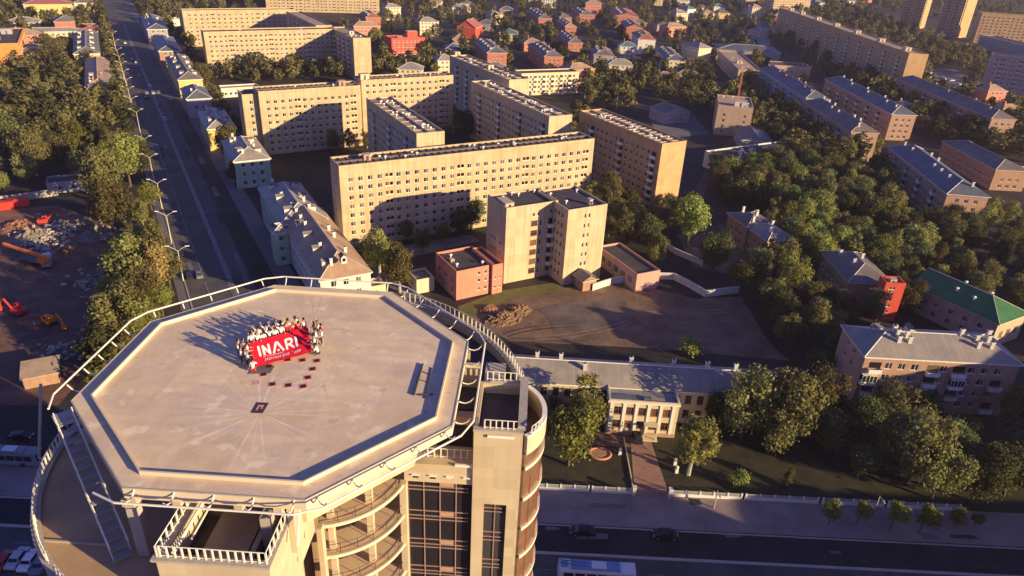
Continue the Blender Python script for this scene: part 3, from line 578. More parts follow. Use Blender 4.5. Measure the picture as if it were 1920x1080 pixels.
bpx('hall', 'long low building with a dark green metal hipped roof at the right edge', 'hall', (1873, 607), (1960, 655), 7.5, 'plaster_tan', ang=30, L=13, W=24, roof='hip', rise=3.6, axis='y', rm='roof_green', hips=(True, False), front=dict(sp=3.4, w=1.6, h=2.2, z0=2.2), left=dict(sp=4), vents=[(3, 9), (3.4, 14), (9, 8), (9, 15)])
bpx('brick_house', 'low house with a slate hipped roof and tall chimneys behind the red stair tower', 'house', (1592, 528), (1655, 535), 8.5, 'brick_brown', ang=0, L=12, W=20, roof='hip', rise=3, rm='roof_slate', axis='y', left=dict(sp=3.4, fh=3), chims=[(4, 8), (8, 12), (3, 15)], chm='plaster_white')
A, a, L, W = from_px((1662, 530), (1700, 533), 11.5, ang=-2, W=4.2)
building('stair_tower', 'red brick stair tower with a strip of white window bands at the right', 'tower', A, a, L, W, 11.5, 'plaster_red', rm='roof_felt', wins={'front': [(1.1, .8 + i * 1.75, 1.6, .8, 'plain') for i in range(6)]}, vmix=(.1, .3, .6), huts=[(L * .5, 2.2, 1.6, 1.4, .8)])
bpx('brick_house', 'narrow dark house with a two-level blue roof in the clearing right of the dormitory', 'house', (1440, 452), (1478, 460), 8, 'brick_brown', ang=16, L=10, W=13.5, roof='hip', rise=2.2, rm='roof_steel', axis='y', left=dict(sp=3, fh=3), chims=[(3, 4), (7, 9)], chm='plaster_white')
bpx('brick_house', 'rear half of the dark house in the clearing, lower slate roof with white chimneys', 'house', (1402, 425), (1440, 420), 8.6, 'brick_brown', ang=16, L=10, W=12, roof='hip', rise=1.8, rm='roof_slate', axis='y', left=dict(sp=3, fh=3), chims=[(3, 2), (6, 5), (8, 8), (4, 10)], chm='plaster_white')
bpx('office_block', 'square five-storey building with a sunlit salmon front and an antenna mast on its flat roof', 'office block', (1347, 197), (1414, 206), 15, 'plaster_tan', ang=-12, W=27, front=dict(sp=5, pat='w-'), left=dict(sp=3.4, fh=3), rm='roof_felt_tan', huts=[(11, 5, 6, 4, 2.6)], hutm='plaster_white', vents=[(3, 22), (14, 3), (8, 24), (15, 9)])
bpx('garage', 'small hall with a plain blue sheet roof below the square salmon building', 'hall', (1392, 262), (1444, 272), 5.5, 'plaster_grey', ang=-6, L=14, W=22, roof='hip', rise=2.0, axis='y', hips=(False, False), rm='roof_blue', front=dict(sp=4, fh=3))
bpx('flat_hall', 'low flat-roofed hall with a white roof edge and rooftop units amid the trees', 'hall', (1365, 300), (1510, 278), 7, 'plaster_white', bl=(1322, 283), ang=30, front=dict(sp=3.2, fh=3.2), left=dict(sp=3.4, fh=3.2), rm='roof_felt', huts=[(14, 6, 2.4, 2, 1.4), (22, 8, 1.6, 2, 1.2), (30, 7, 3, 2, 1.2)], hutm='plaster_white', vents=[(10, 3), (18, 10), (26, 3), (38, 8), (42, 4)], wallmi=None)
bpx('office_block', 'flat-roofed office with a narrow sunlit front left of the blue-roofed long house', 'office block', (1385, 130), (1422, 126), 10, 'plaster_tan', bl=(1352, 95), ang=-4, front=dict(sp=4, fh=3), left=dict(sp=5, fh=3), rm='roof_felt_tan', huts=[(6, 30, 4, 5, 2)], vents=[(4, 8), (9, 15), (5, 50)])
bpx('hall', 'wide hall with a pale blue vaulted roof at the top of the centre right', 'hall', (1345, 92), (1470, 104), 8, 'plaster_grey', ang=-6, W=30, roof='hip', rise=3, rm='roof_blue', front=dict(sp=6))
bpx('office_block', 'salmon office with white dishes on its flat roof beside the long blue roof', 'office block', (1453, 122), (1521, 126), 9, 'plaster_tan', ang=-4, W=18, front=dict(sp=3.4, fh=3), left=dict(sp=4), rm='roof_felt', vents=[(22, 8), (24, 5), (25.5, 9), (27, 4), (23, 12)])
bpx('hall', 'small teal-roofed hall between the two salmon offices', 'hall', (1424, 138), (1460, 143), 7, 'plaster_grey', ang=-4, W=20, roof='hip', rise=2, rm='roof_teal', left=dict(sp=4))
def gab(label, fl, fr, H, wall, rm, bl=None, W=40, ang=0, L=None, rise=3.2, seed=1, nd=4, hips=(True, True), name='apartment_house', cat='apartment house', front=None, **k):
    A, a, L_, W_ = from_px(fl, fr, H, bl, ang, L, None if bl else W)
    d = [(L_ * .28, W_ * (i + .6) / nd, -90) for i in range(nd)]
    return bpx(name, label, cat, fl, fr, H, wall, bl=bl, W=None if bl else W, ang=ang, L=L, roof='hip', rise=rise, axis='y', rm=rm, hips=hips, dorms=d, front=front or dict(sp=3.2, fh=2.9, top=.8), left=dict(sp=4, fh=2.9, top=.8), chims=[(L_ * .7, W_ * f) for f in (.2, .5, .8)], **k)
gab('house with a bright blue dormered roof and cream end wall, upper right of centre', (1250, 112), (1286, 114), 10, 'plaster_cream', 'roof_blue', W=48, nd=5)
gab('nearest brick house with a dormered slate roof in the two central rows, end wall lit', (1021, 106), (1057, 107), 10.5, 'brick_red', 'roof_slate', W=55, ang=12, nd=5)
gab('brick house with a dormered blue roof left of its twin in the central rows', (914, 99), (950, 99), 10.5, 'brick_red', 'roof_blue', W=50, ang=14, nd=5)
gab('brick house with a narrow lit gable up the slope from the central brick rows', (1066, 80), (1097, 84), 10, 'brick_red', 'roof_slate', W=50, ang=8, nd=4)
gab('brick house with a pale roof behind the one with the narrow lit gable', (1060, 50), (1083, 52), 10, 'brick_red', 'roof_brown', W=45, ang=8, nd=3)
gab('small brick house with skylights near the top centre, third in the row', (1087, 27), (1114, 27), 10, 'brick_red', 'roof_slate', W=45, ang=6, nd=3)
gab('brick house with a white end bay near the top centre', (1010, 34), (1037, 36), 10, 'brick_red', 'roof_slate', W=70, ang=10, nd=4)
gab('uppermost salmon brick block of the stepped chain right of centre', (1155, 29), (1196, 30), 12, 'brick_red', 'roof_red', W=60, nd=4, hips=(False, True))
gab('middle salmon brick block of the stepped chain, plain lit front', (1175, 51), (1206, 53), 12, 'brick_red', 'roof_slate', W=45, nd=3, hips=(False, True), front=dict(sp=9))
gab('lowest block of the stepped chain, whitewashed front with a red eave', (1197, 73), (1231, 76), 12, 'plaster_white', 'roof_red', W=40, nd=3, front=dict(sp=9))
gab('small dark house with two chimneys right of the central brick rows', (1114, 103), (1152, 106), 7.5, 'plaster_grey', 'roof_slate', W=30, nd=3, seed=3)
A, a, L, W = from_px((734, 72), (797, 70), 12, ang=30.8, W=14)
building('red_office', 'bright red three-storey office with rows of white windows, centre top', 'office block', A, a, L, W, 12, 'plaster_red', rm='roof_felt_tan', wins={'front': [(1.6 + c * 3.3, 1.6 + r * 3.5, 2.0, 1.7, 'plain') for c in range(int((L - 2) / 3.3)) for r in range(3)], 'left': grid(W, 12, fh=3.5)}, vmix=(0, .2, .8), huts=[(L * .3, 5, 4, 3, 1.4), (L * .72, 9, 8, 5, 4.2)], hutm='plaster_red')
bpx('low_shop', 'low white building with a flat roof just in front of the red office', 'shop', (722, 109), (795, 106), 5, 'plaster_white', ang=27, W=11, front=dict(sp=3, fh=3), rm='roof_felt_tan')
bpx('red_house', 'plain bright red gabled house amid the trees at the top centre', 'house', (857, 50), (893, 56), 9, 'plaster_red', ang=-14, L=17, W=20, roof='hip', rise=6, axis='y', hips=(False, False), rm='roof_red')
gab('brick house with a red mansard roof behind the forward wing of the upper left slab', (686, 33), (712, 32), 13, 'brick_red', 'roof_red', W=34, ang=20, nd=3, front=dict(sp=12))
bpx('house', 'small house with a bright blue roof left of the dormered brick houses', 'house', (836, 92), (858, 95), 6, 'plaster_white', ang=10, L=12, W=16, roof='hip', rise=3.6, axis='y', rm='roof_blue', front=dict(sp=3.4))
bpx('house', 'brown-roofed house uphill of the small blue-roofed house', 'house', (846, 76), (872, 78), 6, 'brick_brown', ang=10, L=14, W=18, roof='hip', rise=4, axis='y', rm='roof_brown', front=dict(sp=3.4))
bpx('apartment_house', 'white five-storey block crowded with balconies behind the end-on slabs', 'apartment house', (978, 138), (1087, 135), 13, 'plaster_cream', ang=24, W=11, front=dict(sp=2.9, pat='BwBw', fh=2.9, bw=2.2), rm='roof_felt', vmix=(.3, .3, .4))
bpx('low_house', 'low white-fronted house under trees right of the small dark house', 'house', (1232, 141), (1268, 142), 5, 'plaster_cream', ang=-3, L=15, W=9, roof='hip', rise=2, rm='roof_brown', front=dict(sp=2.6, w=1.2))
bpx('low_house', 'low house with a long grey roof right of the white-fronted house', 'house', (1270, 139), (1312, 142), 5, 'plaster_grey', ang=-3, W=9, roof='hip', rise=2.4, rm='roof_slate', front=dict(sp=3))
bpx('garage', 'grey gabled garage in shade behind the ribbed-roof slab', 'garage', (1246, 212), (1290, 206), 6, 'plaster_grey', ang=24, L=17, W=14, roof='hip', rise=2.4, axis='y', hips=(False, False), rm='roof_slate', front=dict(sp=6))
rr = random.Random(5)
for i, (x, y, wl, rf, lab) in enumerate(((1315, 24, 'plaster_white', 'roof_slate', 'left of the four little white houses at the top right'), (1347, 22, 'plaster_white', 'roof_teal', 'upper right of the four little white houses at the top right'), (1326, 36, 'plaster_cream', 'roof_brown', 'lower middle of the four little houses at the top right'), (1354, 35, 'plaster_yellow', 'roof_slate', 'yellowish one of the four little houses at the top right'),
        (812, 14, 'plaster_cream', 'roof_brown', 'cream house at the top edge right of the tall cream block'), (872, 18, 'plaster_cream', 'roof_slate', 'narrow cream house at the top edge above the red gabled house'), (946, 30, 'brick_red', 'roof_blue', 'pale-roofed brick house at the top centre'), (755, 6, 'plaster_salmon', 'roof_red', 'small salmon house at the top edge'),
        (1000, 8, 'plaster_cream', 'roof_slate', 'cream house at the very top of the centre'), (1240, 60, 'plaster_grey', 'roof_slate', 'grey house among trees right of the stepped chain'), (905, 58, 'plaster_grey', 'roof_slate', 'grey-roofed house under the trees right of the red gabled house'), (945, 76, 'plaster_cream', 'roof_teal', 'pale green-roofed shed between brick houses'))):
    A = at(x - 9, y, 0); building('house', lab, 'house', A, R(rr.uniform(-8, 15)), 15, 12, 6.5, wl, roof='hip', rise=3.4, rm=rf, wins={'front': grid(15, 6.5, sp=3, fh=2.9, top=.5, w=1.2)}, axis=rr.choice('xy'), group='small houses along the top edge')
for (x0, x1, y, H, lab) in ((1121, 1156, 8, 26, 'cream block cut by the top edge above the stepped chain'), (1219, 1242, 10, 22, 'pale yellow block cut by the top edge right of the stepped chain'), (1396, 1420, 14, 30, 'narrow cream block at the top edge left of the long purple block'), (1441, 1515, 24, 24, 'wide cream block at the far end of the long purple block')):
    A = at(x0, y, 0); B = at(x1, y + 1, 0); a = math.atan2(B.y - A.y, B.x - A.x); L = (B - A).length
    building('apartment_block', lab, 'apartment block', A, a, L, 14, H, 'panel_cream', wins={'front': grid(L, H, sp=4.4, pat='wL', w=1.8, fh=2.9)}, group='cream blocks along the top edge')

# the wooded suburb's small houses, four kinds
rr = random.Random(21); taken = []
KINDS = [('brick_red', 'roof_slate', 'little brick house with a slate roof among the far suburb trees', 'little brick houses of the far suburb'), ('plaster_cream', 'roof_steel', 'little cream house with a pale metal roof among the far suburb trees', 'little cream houses of the far suburb'),
         ('plaster_salmon', 'roof_brown', 'little salmon house with a brown roof among the far suburb trees', 'little salmon houses of the far suburb'), ('plaster_white', 'roof_teal', 'little white house with a teal roof among the far suburb trees', 'little white houses of the far suburb')]
for _ in range(900):
    if len(taken) >= 44: break
    x, y = rr.uniform(660, 1470), rr.uniform(6, 165)
    if rr.random() < .22: x, y = rr.choice(((rr.uniform(1500, 1660), rr.uniform(-2, 20)), (rr.uniform(1600, 1900), rr.uniform(130, 235)), (rr.uniform(10, 170), rr.uniform(20, 110))))
    P = at(x, y, 0); p = (P.x, P.y); L, W = rr.uniform(12, 24), rr.uniform(10, 14)
    pts = [(p[0] + a, p[1] + b) for a in (-6, L / 2, L + 6) for b in (-6, W / 2, W + 6)]
    if any(inside(q, f) for q in pts for f in FOOT) or any((p[0] - q[0]) ** 2 + (p[1] - q[1]) ** 2 < 900 for q in taken): continue
    taken.append(p); wl, rf, lab, grp = rr.choice(KINDS); H = rr.choice((6.5, 9.2, 9.2, 12))
    building('house', lab, 'house', p, R(rr.choice((0, 12, 30, -60)) + rr.uniform(-4, 4)), L, W, H, wl, roof='hip', rise=3.2, rm=rf, wins={'front': grid(L, H, sp=3.1, fh=2.9, top=.5, w=1.3)}, group=grp, parts=24, chims=[(L * .3, W * .5)])

# dormitory, its annexes and walls
A, a, L, W = from_px((950, 391), (1035, 386), 23, ang=29.5, L=16.5, W=11.6)
def dormwins(L, H):
    out = []
    for r in range(7):
        z = 1.7 + r * 2.95
        if r == 6: out += [(8.3, z, .8, 1.1, 'plain'), (9.9, z, .8, 1.1, 'plain'), (14.1, z, 1.2, 1.6, 'plain')]; continue
        out += [(8.0, z, 2.1, 1.7, 'brown'), (10.8, z - .3, .8, 1.9, 'plain'), (13.6, z, 2.2, 1.7, 'balcony' if r else 'brown')]
    return out
building('dormitory', 'left part of the cream eight-storey dormitory, with a column of balconies, dark flat roof', 'dormitory', A, a, L, W, 23, 'panel_pale', wins={'front': dormwins(L, 23), 'left': [(3 + c * 1.7, 2 + r * 3, .9, 1.2, 'plain') for c in (0, 1, 3) for r in range(4)]}, rm='roof_felt', vents=[(3, 8), (7, 10.2), (8.4, 8.7), (14, 9.5)], huts=[(1.8, 4, 2.6, 5, 1.2)], hutm='panel_pale')
A2, a2, L2, W2 = from_px((1066, 395), (1137, 384), 23, ang=29.5, L=13, W=17)
building('dormitory', 'right wing of the dormitory standing forward, with paired narrow windows and a rooftop antenna', 'dormitory', A2, a2, L2, W2, 23.05, 'panel_pale', wins={'front': [(L2 * .42 + dx, 2.2 + r * 2.95, .65, 1.35, 'plain') for r in range(7) for dx in (0, 1.35)], 'left': [(10 + dx, 2.2 + r * 2.95, .9, 1.4, 'plain') for r in range(7) for dx in (0, 1.9, 3.8)]}, rm='roof_felt', vents=[(2, 13), (3, 6), (11, 13)], huts=[(9, 3, 1.0, 1.4, 1.6)], hutm='plaster_white')
A, a, L, W = from_px((856, 510), (928, 490), 8.6, ang=31, L=11.6, W=13.5)
building('red_annex', 'low salmon-red annex with a flat roof at the left foot of the dormitory', 'annex', A, a, L, W, 8.6, 'plaster_salmon', wins={'front': [(x, z, .9, 1.0, 'plain') for x in (6.4, 8.4, 10) for z in (1.6, 4.2, 6.4)], 'left': grid(13.5, 8.6, sp=4)}, rm='roof_felt', vents=[(3, 10), (9, 2.4), (2, 4)], huts=[(2.2, 7.5, 1, 1, .7)])
A, a, L, W = from_px((924, 498), (946, 492), 8.9, ang=31, L=3.2, W=12.5)
building('red_annex', 'narrow link between the salmon-red annex and the dormitory wall', 'annex', A, a, L, W, 8.9, 'plaster_salmon', wins={'front': [(.5, 1.8, .7, .8, 'plain'), (1.9, 1.8, .7, .8, 'plain'), (.5, 4.6, .7, .8, 'plain'), (1.9, 4.6, .7, .8, 'plain')]}, rm='roof_felt')
bpx('pink_store', 'low pink store with a slanting felt roof right of the dormitory, white end wall', 'store', (1195, 515), (1226, 505), 5.5, 'plaster_pink', ang=27, L=8, W=21, left=dict(sp=3.6, fh=4, h=2.2, w=2.2, z0=1.4), rm='roof_felt')
bpx('shed', 'small gabled brick shed at the foot of the dormitory right wing', 'shed', (1094, 527), (1122, 519), 3.4, 'brick_brown', ang=29.5, L=4.5, W=4.5, roof='hip', rise=1.4, axis='y', hips=(False, False), rm='roof_slate')
bpx('shed', 'little cream shed with a flat slate roof left of the red annex', 'shed', (781, 526), (811, 519), 4.2, 'plaster_cream', ang=30, L=5.2, W=6.5, rm='roof_slate', left=dict(sp=3))
def walls(name, label, pts, h, t, m, cat='wall', cap=None):
    mb = MB(); P = [at(*p, 0) for p in pts]
    for a, b in zip(P, P[1:]):
        d = (b - a); d.z = 0; n = Vector((-d.y, d.x, 0)).normalized() * t / 2
        mb.hull8([a - n, b - n, b + n, a + n, *[q + Vector((0, 0, h)) for q in (a - n, b - n, b + n, a + n)]])
        n2 = n * 1.35; mb.hull8([q + Vector((0, 0, h + .003)) for q in (a - n2, b - n2, b + n2, a + n2)] + [q + Vector((0, 0, h + .13)) for q in (a - n2, b - n2, b + n2, a + n2)], 1)
    o = mb.build(name, [m, cap or m]); tag(o, label, cat); return o
walls('yard_wall', 'whitewashed wall winding from the dormitory along the dirt lot', [(1110, 545), (1150, 532), (1185, 529), (1212, 522), (1262, 524), (1290, 538), (1322, 557), (1350, 553), (1384, 549)], 2.0, .3, 'plaster_white')
walls('yard_wall', 'low pale wall on the slope behind the pink store', [(1235, 455), (1265, 476), (1316, 498)], 1.8, .3, 'plaster_white')
walls('yard_wall', 'long grey wall behind the red containers on the left', [(-30, 385), (45, 376), (110, 366)], 2.4, .3, 'concrete')

# the old houses along the avenue
def street_house(label, fl, fr, H, wall, rm, bl, L=None, ang=29.5, rise=3.2, hips=(True, True), nd=3, chims=5, seed=0, sp=3.0, dd=None, **k):
    A, a, L_, W_ = from_px(fl, fr, H, bl, ang, L, None); r = random.Random(seed)
    return bpx('street_house', label, 'house', fl, fr, H, wall, bl=bl, ang=ang, L=L, roof='hip', rise=rise, axis='y', rm=rm, hips=hips, chm='plaster_white',
               chims=[(L_ * r.choice((.3, .7)), W_ * (i + .6) / max(1, chims)) for i in range(chims)], dorms=dd if dd is not None else [(L_ * .25, W_ * (i + .5) / nd, -90) for i in range(nd)] + [(L_ * .75, W_ * (i + .4) / nd, 90) for i in range(nd)],
               front=dict(sp=3.2, fh=3.4, h=1.7, top=.8), left=dict(sp=sp, fh=3.4, h=1.7, top=.8), cornice=True, **k)
street_house('long street house with a brown metal roof and hipped end nearest to the helipad', (600, 526), (677, 521), 10.5, 'plaster_white', 'roof_brown', (507, 404), L=13, nd=0, chims=9, seed=4, rise=4.2, dd=[(3.0, 5, -90), (3.0, 14, -90), (3.0, 24, -90), (3.0, 33, -90), (6.5, 1.6, 0)])
street_house('teal street house with a grey many-gabled roof beside the brown-roofed one', (528, 421), (560, 408), 11.5, 'plaster_teal', 'roof_steel', (457, 357), L=13, nd=3, seed=5, rise=3.6)
bpx('street_house', 'teal corner bay with its own roof at the near end of the teal house', 'house', (513, 438), (532, 432), 10.2, 'plaster_teal', ang=29.5, L=4, W=6, roof='hip', rise=1.8, axis='x', rm='roof_steel', front=dict(sp=2.4, fh=3.2), left=dict(sp=2.6, fh=3.2))
street_house('teal street house with a sunlit front and blue-grey roof, second up the avenue', (439, 303), (487, 299), 10.5, 'plaster_teal', 'roof_steel', (405, 266), L=12.5, nd=2, seed=6)
street_house('pale yellow street house with a white-chimneyed roof, third up the avenue', (389, 242), (428, 237), 9.5, 'plaster_yellow', 'roof_steel', (369, 211), L=11, nd=2, seed=7)
street_house('plain blue-grey street house in shade, fourth up the avenue', (350, 186), (377, 182), 9.5, 'plaster_grey', 'roof_blue', (341, 166), L=11, nd=0, seed=8, chims=2)
street_house('street house with an orange-yellow end wall and roof windows up the avenue', (334, 150), (362, 148), 9.5, 'plaster_yellow', 'roof_slate', (311, 108), L=12, nd=4, seed=9)
street_house('street house with a brick end wall and plain blue roof farther up the avenue', (298, 96), (333, 95), 10.5, 'brick_brown', 'roof_blue', (284, 72), L=13, nd=0, seed=10, chims=2)
street_house('last visible street house up the avenue, blue roof among trees', (276, 55), (302, 55), 10.5, 'plaster_grey', 'roof_blue', (268, 32), L=14, nd=2, seed=11)
bpx('low_shop', 'small white pavilion with a red band between the street houses and the second slab', 'shop', (414, 166), (482, 158), 5, 'plaster_white', ang=30, W=8, front=dict(sp=2.6, fh=3), rm='roof_felt_tan')
bpx('low_shop', 'long low white building behind the blue-roofed street houses', 'shop', (280, 36), (334, 33), 6, 'plaster_white', ang=31, W=10, front=dict(sp=4, fh=3), rm='roof_felt_tan')
bpx('garage', 'little cream kiosk at the foot of the brown-roofed street house', 'kiosk', (683, 541), (716, 537), 3.6, 'plaster_cream', ang=29.5, L=6, W=5, rm='roof_felt_tan', front=dict(sp=2.6, fh=3, z0=.9))

# left of the avenue
A, a, L, W = from_px((-60, 92), (33, 81), 15, ang=30, L=44, W=66)
Cc = at(33, 81, 15); A = (Cc.x - L * math.cos(a), Cc.y - L * math.sin(a))
building('orange_hall', 'big plain orange building at the left edge with a lit gridded right side', 'hall', A, a, L, W, 15, 'plaster_orange', wins={'right': grid(W, 15, sp=4, fh=3.2, w=2, h=1.8)}, rm='roof_felt', huts=[(30, 20, 8, 6, 3), (36, 45, 6, 6, 3)], hutm='plaster_grey')
street_house('house with a grey hipped roof and yellow front left of the avenue', (138, 101), (190, 99), 8.5, 'plaster_yellow', 'roof_slate', (151, 62), L=14, nd=4, seed=12)
bpx('long_house', 'low house with a beige roof in front of the yellow-fronted one left of the avenue', 'house', (160, 163), (198, 156), 6.5, 'plaster_cream', bl=(143, 112), ang=29, L=12, roof='hip', rise=2.6, axis='y', rm='roof_brown', left=dict(sp=3), chims=[(4, 5), (4, 12), (8, 20)], dorms=[(3.2, 6, -90), (3.2, 14, -90), (3.2, 24, -90)])
bpx('low_house', 'red-roofed white pavilion below the orange hall roofline', 'house', (62, 78), (104, 74), 5, 'plaster_white', ang=30, W=10, roof='hip', rise=2.4, rm='roof_red', front=dict(sp=3))
bpx('low_shop', 'long low cream building with a grey roof above the red-roofed pavilion', 'house', (44, 60), (150, 58), 7, 'plaster_cream', ang=30, W=12, roof='hip', rise=2, rm='roof_steel', front=dict(sp=3.4))
bpx('house', 'red-roofed yellow house beside the avenue trees', 'house', (152, 56), (184, 56), 7, 'plaster_yellow', ang=30, W=20, roof='hip', rise=3, rm='roof_red', front=dict(sp=3.4))
bpx('palace', 'long yellow two-storey palace at the top left', 'palace', (43, 8), (134, 4), 12, 'plaster_yellow', ang=31, W=18, roof='hip', rise=3, rm='roof_red', front=dict(sp=4, fh=4.6, h=2.4))
bpx('palace', 'pale green long building right of the yellow palace', 'palace', (138, 5), (174, 3), 10, 'plaster_cream', ang=31, W=16, roof='hip', rise=3, rm='roof_slate', front=dict(sp=3.4, fh=4, h=2.2))
bpx('shed', 'pale flat shed among the trees left of the avenue', 'shed', (97, 157), (119, 152), 4, 'plaster_grey', ang=30, L=11, W=9, rm='roof_felt_tan')
bpx('shed', 'dark low shed at the edge of the field on the left', 'shed', (86, 344), (160, 334), 4, 'plaster_grey', ang=28, W=8, rm='roof_felt', front=dict(sp=4))

# the school
A = at(1000, 706, 8.2); SY = A.y
root = building('school', 'long two-storey cream school with a grey-blue hipped roof and projecting entrance wing', 'school', (-22, 121.4), R(-1.0), 82.5, 9.4, 8.2, 'plaster_cream', roof='hip', rm='roof_steel', rise=2.6,
                wins={'front': [(x, z, 1.3, 2.1, 'brown') for x in [1.5 + i * 2.5 for i in range(32)] for z in (1.3, 4.9) if not 41.5 < x < 56.5]}, chims=[(28, 6), (33, 5.6), (38, 3), (48, 6.6), (57, 6.4), (64, 6), (70, 6), (10, 6)], chm='plaster_white', cornice=True, dorms=[])
A2 = (20.6, 115.6)
wing = building('school_wing', 'projecting entrance wing of the school, cream front with brown windows and white pilasters', 'school', A2, R(-1.6), 14.0, 6.0, 8.4, 'plaster_cream', roof='flat', rm='roof_steel',
                wins={'front': [(1.1 + i * 2.45, z, 1.45, 1.9, 'brown') for i in range(5) for z in (1.7, 5.0)], 'left': [(2, 1.7, 1.2, 1.9, 'brown'), (2, 5, 1.2, 1.9, 'brown')]}, cornice=True, base='brick_pink')
for i in range(6):
    mb = MB(); mb.box(0, -.16, .92, .5, -.003, 7.6); mb.box(-.06, -.22, 7.6, .56, -.003, 7.86); o = mb.build('pilaster', 'white_trim', wing, loc=(.3 + i * 2.45 + (.1 if i else 0), 0, 0))
mb = MB(); mb.box(7.4, -1.6, 3.5, 10.2, -.23, 3.7); mb.box(7.5, -1.5, .3, 7.7, -1.3, 3.5); mb.box(9.9, -1.5, .3, 10.1, -1.3, 3.5); mb.box(7.2, -1.8, .02, 10.4, -.1, .3); mb.build('porch', 'plaster_cream', wing)
mb = MB(); mb.box(.4, .4, 7.95, 5.4, 2.4, 8.35); mb.box(7, 1, 7.95, 8.5, 2, 8.5); mb.build('roof_patch', 'roof_blue', wing)
# unseen blocks, added south and east to shade the street and balconied house
for (x, y, L, W, H, lab) in ((36, 38, 64, 13, 25.5, 'first unseen block added south to shade the street'), (101, 37, 20, 14, 26, 'second unseen block added south to shade the street'), (121.5, 37, 15, 14, 22, 'third, lower unseen block added south to shade the street'), (137.5, 37, 62, 14, 27, 'fourth unseen block added south to shade the street'), (202, 38, 60, 14, 28, 'fifth unseen block added south to shade the street'), (148, 86, 12, 50, 27, 'unseen block added east to shade the balconied house'), (215, 110, 12, 70, 27, 'unseen nine-storey block added for shade east of the green-roofed hall')):
    building('apartment_block', lab, 'apartment block', (x, y), 0, L, W, H, 'panel_cream', wins={'back': grid(L, H, sp=5), 'left': grid(W, H, sp=5)} if L > 20 else {'left': grid(W, H, sp=6)}, parts=20)

# ---------------------------------------------------------------- the tower with the helipad
TC = Vector((-19.57, 51.94, 0)); TR = R(-1.2)
T = thing('tower', 'cream high-rise with an octagonal helipad on its roof, curved terraces and balconies', 'tower', TC, TR)
def loc(P):
    q = Vector(P) - Vector((TC.x, TC.y, 0)); q.rotate(Matrix.Rotation(-TR, 3, 'Z')); return q
def wld(P):
    q = Vector(P); q.rotate(Matrix.Rotation(TR, 3, 'Z')); return q + Vector((TC.x, TC.y, 0))
def octo(ap): r = ap / math.cos(R(22.5)); return [(r * math.cos(R(22.5 + 45 * i)), r * math.sin(R(22.5 + 45 * i))) for i in range(8)]
ZP = 56.0
PAD_RAYS = [(loc(at(487, 775, ZP)).x, loc(at(487, 775, ZP)).y, 7.5, (.95, .84, .70), .9, 1), (loc(at(590, 598, ZP)).x, loc(at(590, 598, ZP)).y, 6.5, (.42, .32, .25), .75, 1), (loc(at(600, 690, ZP)).x, loc(at(600, 690, ZP)).y, 13, (.50, .38, .29), .3, 1)]
padmat()
mb = MB(); mb.prism(octo(15.5), 55.05, ZP, 1); deck = mb.build('helipad_deck', ['concrete', 'cream_trim'], T)
mb = MB(); mb.poly([(x, y, ZP + .006) for x, y in octo(13.98)]); mb.build('landing_surface', 'pad', T)
mb = MB(); mb.ring(octo(14.21), octo(15.42), ZP + .003, ZP + .012); mb.build('perimeter_walkway', 'pad', T)
mb = MB(); mb.ring(octo(14.02), octo(14.16), ZP + .001, ZP + .36); mb.build('kerb', 'cream_trim', T)
mb = MB(); mb.ring(octo(15.44), octo(15.53), ZP - .05, ZP + .05, 0); mb.build('edge_strip', 'concrete', T)
mb = MB(); mb.prism(octo(12.1), 50.3, 55.05, 0); mb.build('drum', 'tower_render', T)
for i in range(8):       # service boxes and stains on the drum read as white strips
    pass
# safety frame: a pipe round the deck on curved brackets
def chop(ap, c=1.1):
    o = octo(ap); out = []
    for i in range(8):
        a, b, n = Vector(o[i - 1]), Vector(o[i]), Vector(o[(i + 1) % 8]); out += [b + (a - b).normalized() * c, b + (n - b).normalized() * c]
    return out
pp = chop(17.15)
o8 = [Vector(q) for q in octo(1)]
# corners counted from 22.5 degrees; the frame leaves out the stair side
run = [(p.x, p.y, ZP + .25) for p in pp]
k0 = min(range(len(run)), key=lambda i: (Vector(run[i][:2]) - Vector((-16.8, -8.0))).length)
order = [run[(k0 - i) % len(run)] for i in range(len(run))]
if order[1][1] < order[0][1]: order = [order[0]] + order[:0:-1]
mb = MB(); mb.tube(order, .085, 6); mb.build('safety_pipe', 'white_metal', T)
def bracket_mesh():
    mb = MB(); mb.tube([(0, 0, 0), (0, -.35, -.32), (0, -.75, -.38), (0, -1.15, -.2), (0, -1.5, .25)], .06, 5); return mb.mesh('bracket', ['white_metal'])
bm = bracket_mesh(); ap = 15.4; side = 2 * 15.5 * math.tan(R(22.5))
for i in range(8):
    ang = 45 * i; n = Vector((math.cos(R(ang)), math.sin(R(ang)))); t = Vector((-n.y, n.x))
    if i == 5: ks = []          # stair side, lower left
    elif i == 4: ks = [-4.4, -2.2, 0, 2.2, 4.6]
    else: ks = [-5.6, -2.8, 0, 2.8, 5.6]
    for s in ks:
        p = n * ap + t * s; link('bracket', bm, T, (p.x, p.y, ZP - .03), R(ang + 90))
def rail_mb(path, h=1.1, post=.055, sp=.85, mid=True, closed=False, r=.045):
    mb = MB(); P = [Vector(p) for p in path]
    mb.tube([p + Vector((0, 0, h)) for p in P], r, 5); mb.tube([p + Vector((0, 0, .12)) for p in P], r * .8, 4)
    acc = 0
    for a, b in zip(P, P[1:]):
        d = b - a; L = d.length; x = (sp - acc) % sp if acc else 0
        while x <= L + 1e-3: q = a + d * (x / L); mb.box(q.x - post, q.y - post, q.z, q.x + post, q.y + post, q.z + h); x += sp
        acc = (acc + L) % sp
    return mb
def arc(cx, cy, r, a0, a1, n=20): return [(cx + r * math.cos(R(a0 + (a1 - a0) * i / n)), cy + r * math.sin(R(a0 + (a1 - a0) * i / n))) for i in range(n + 1)]
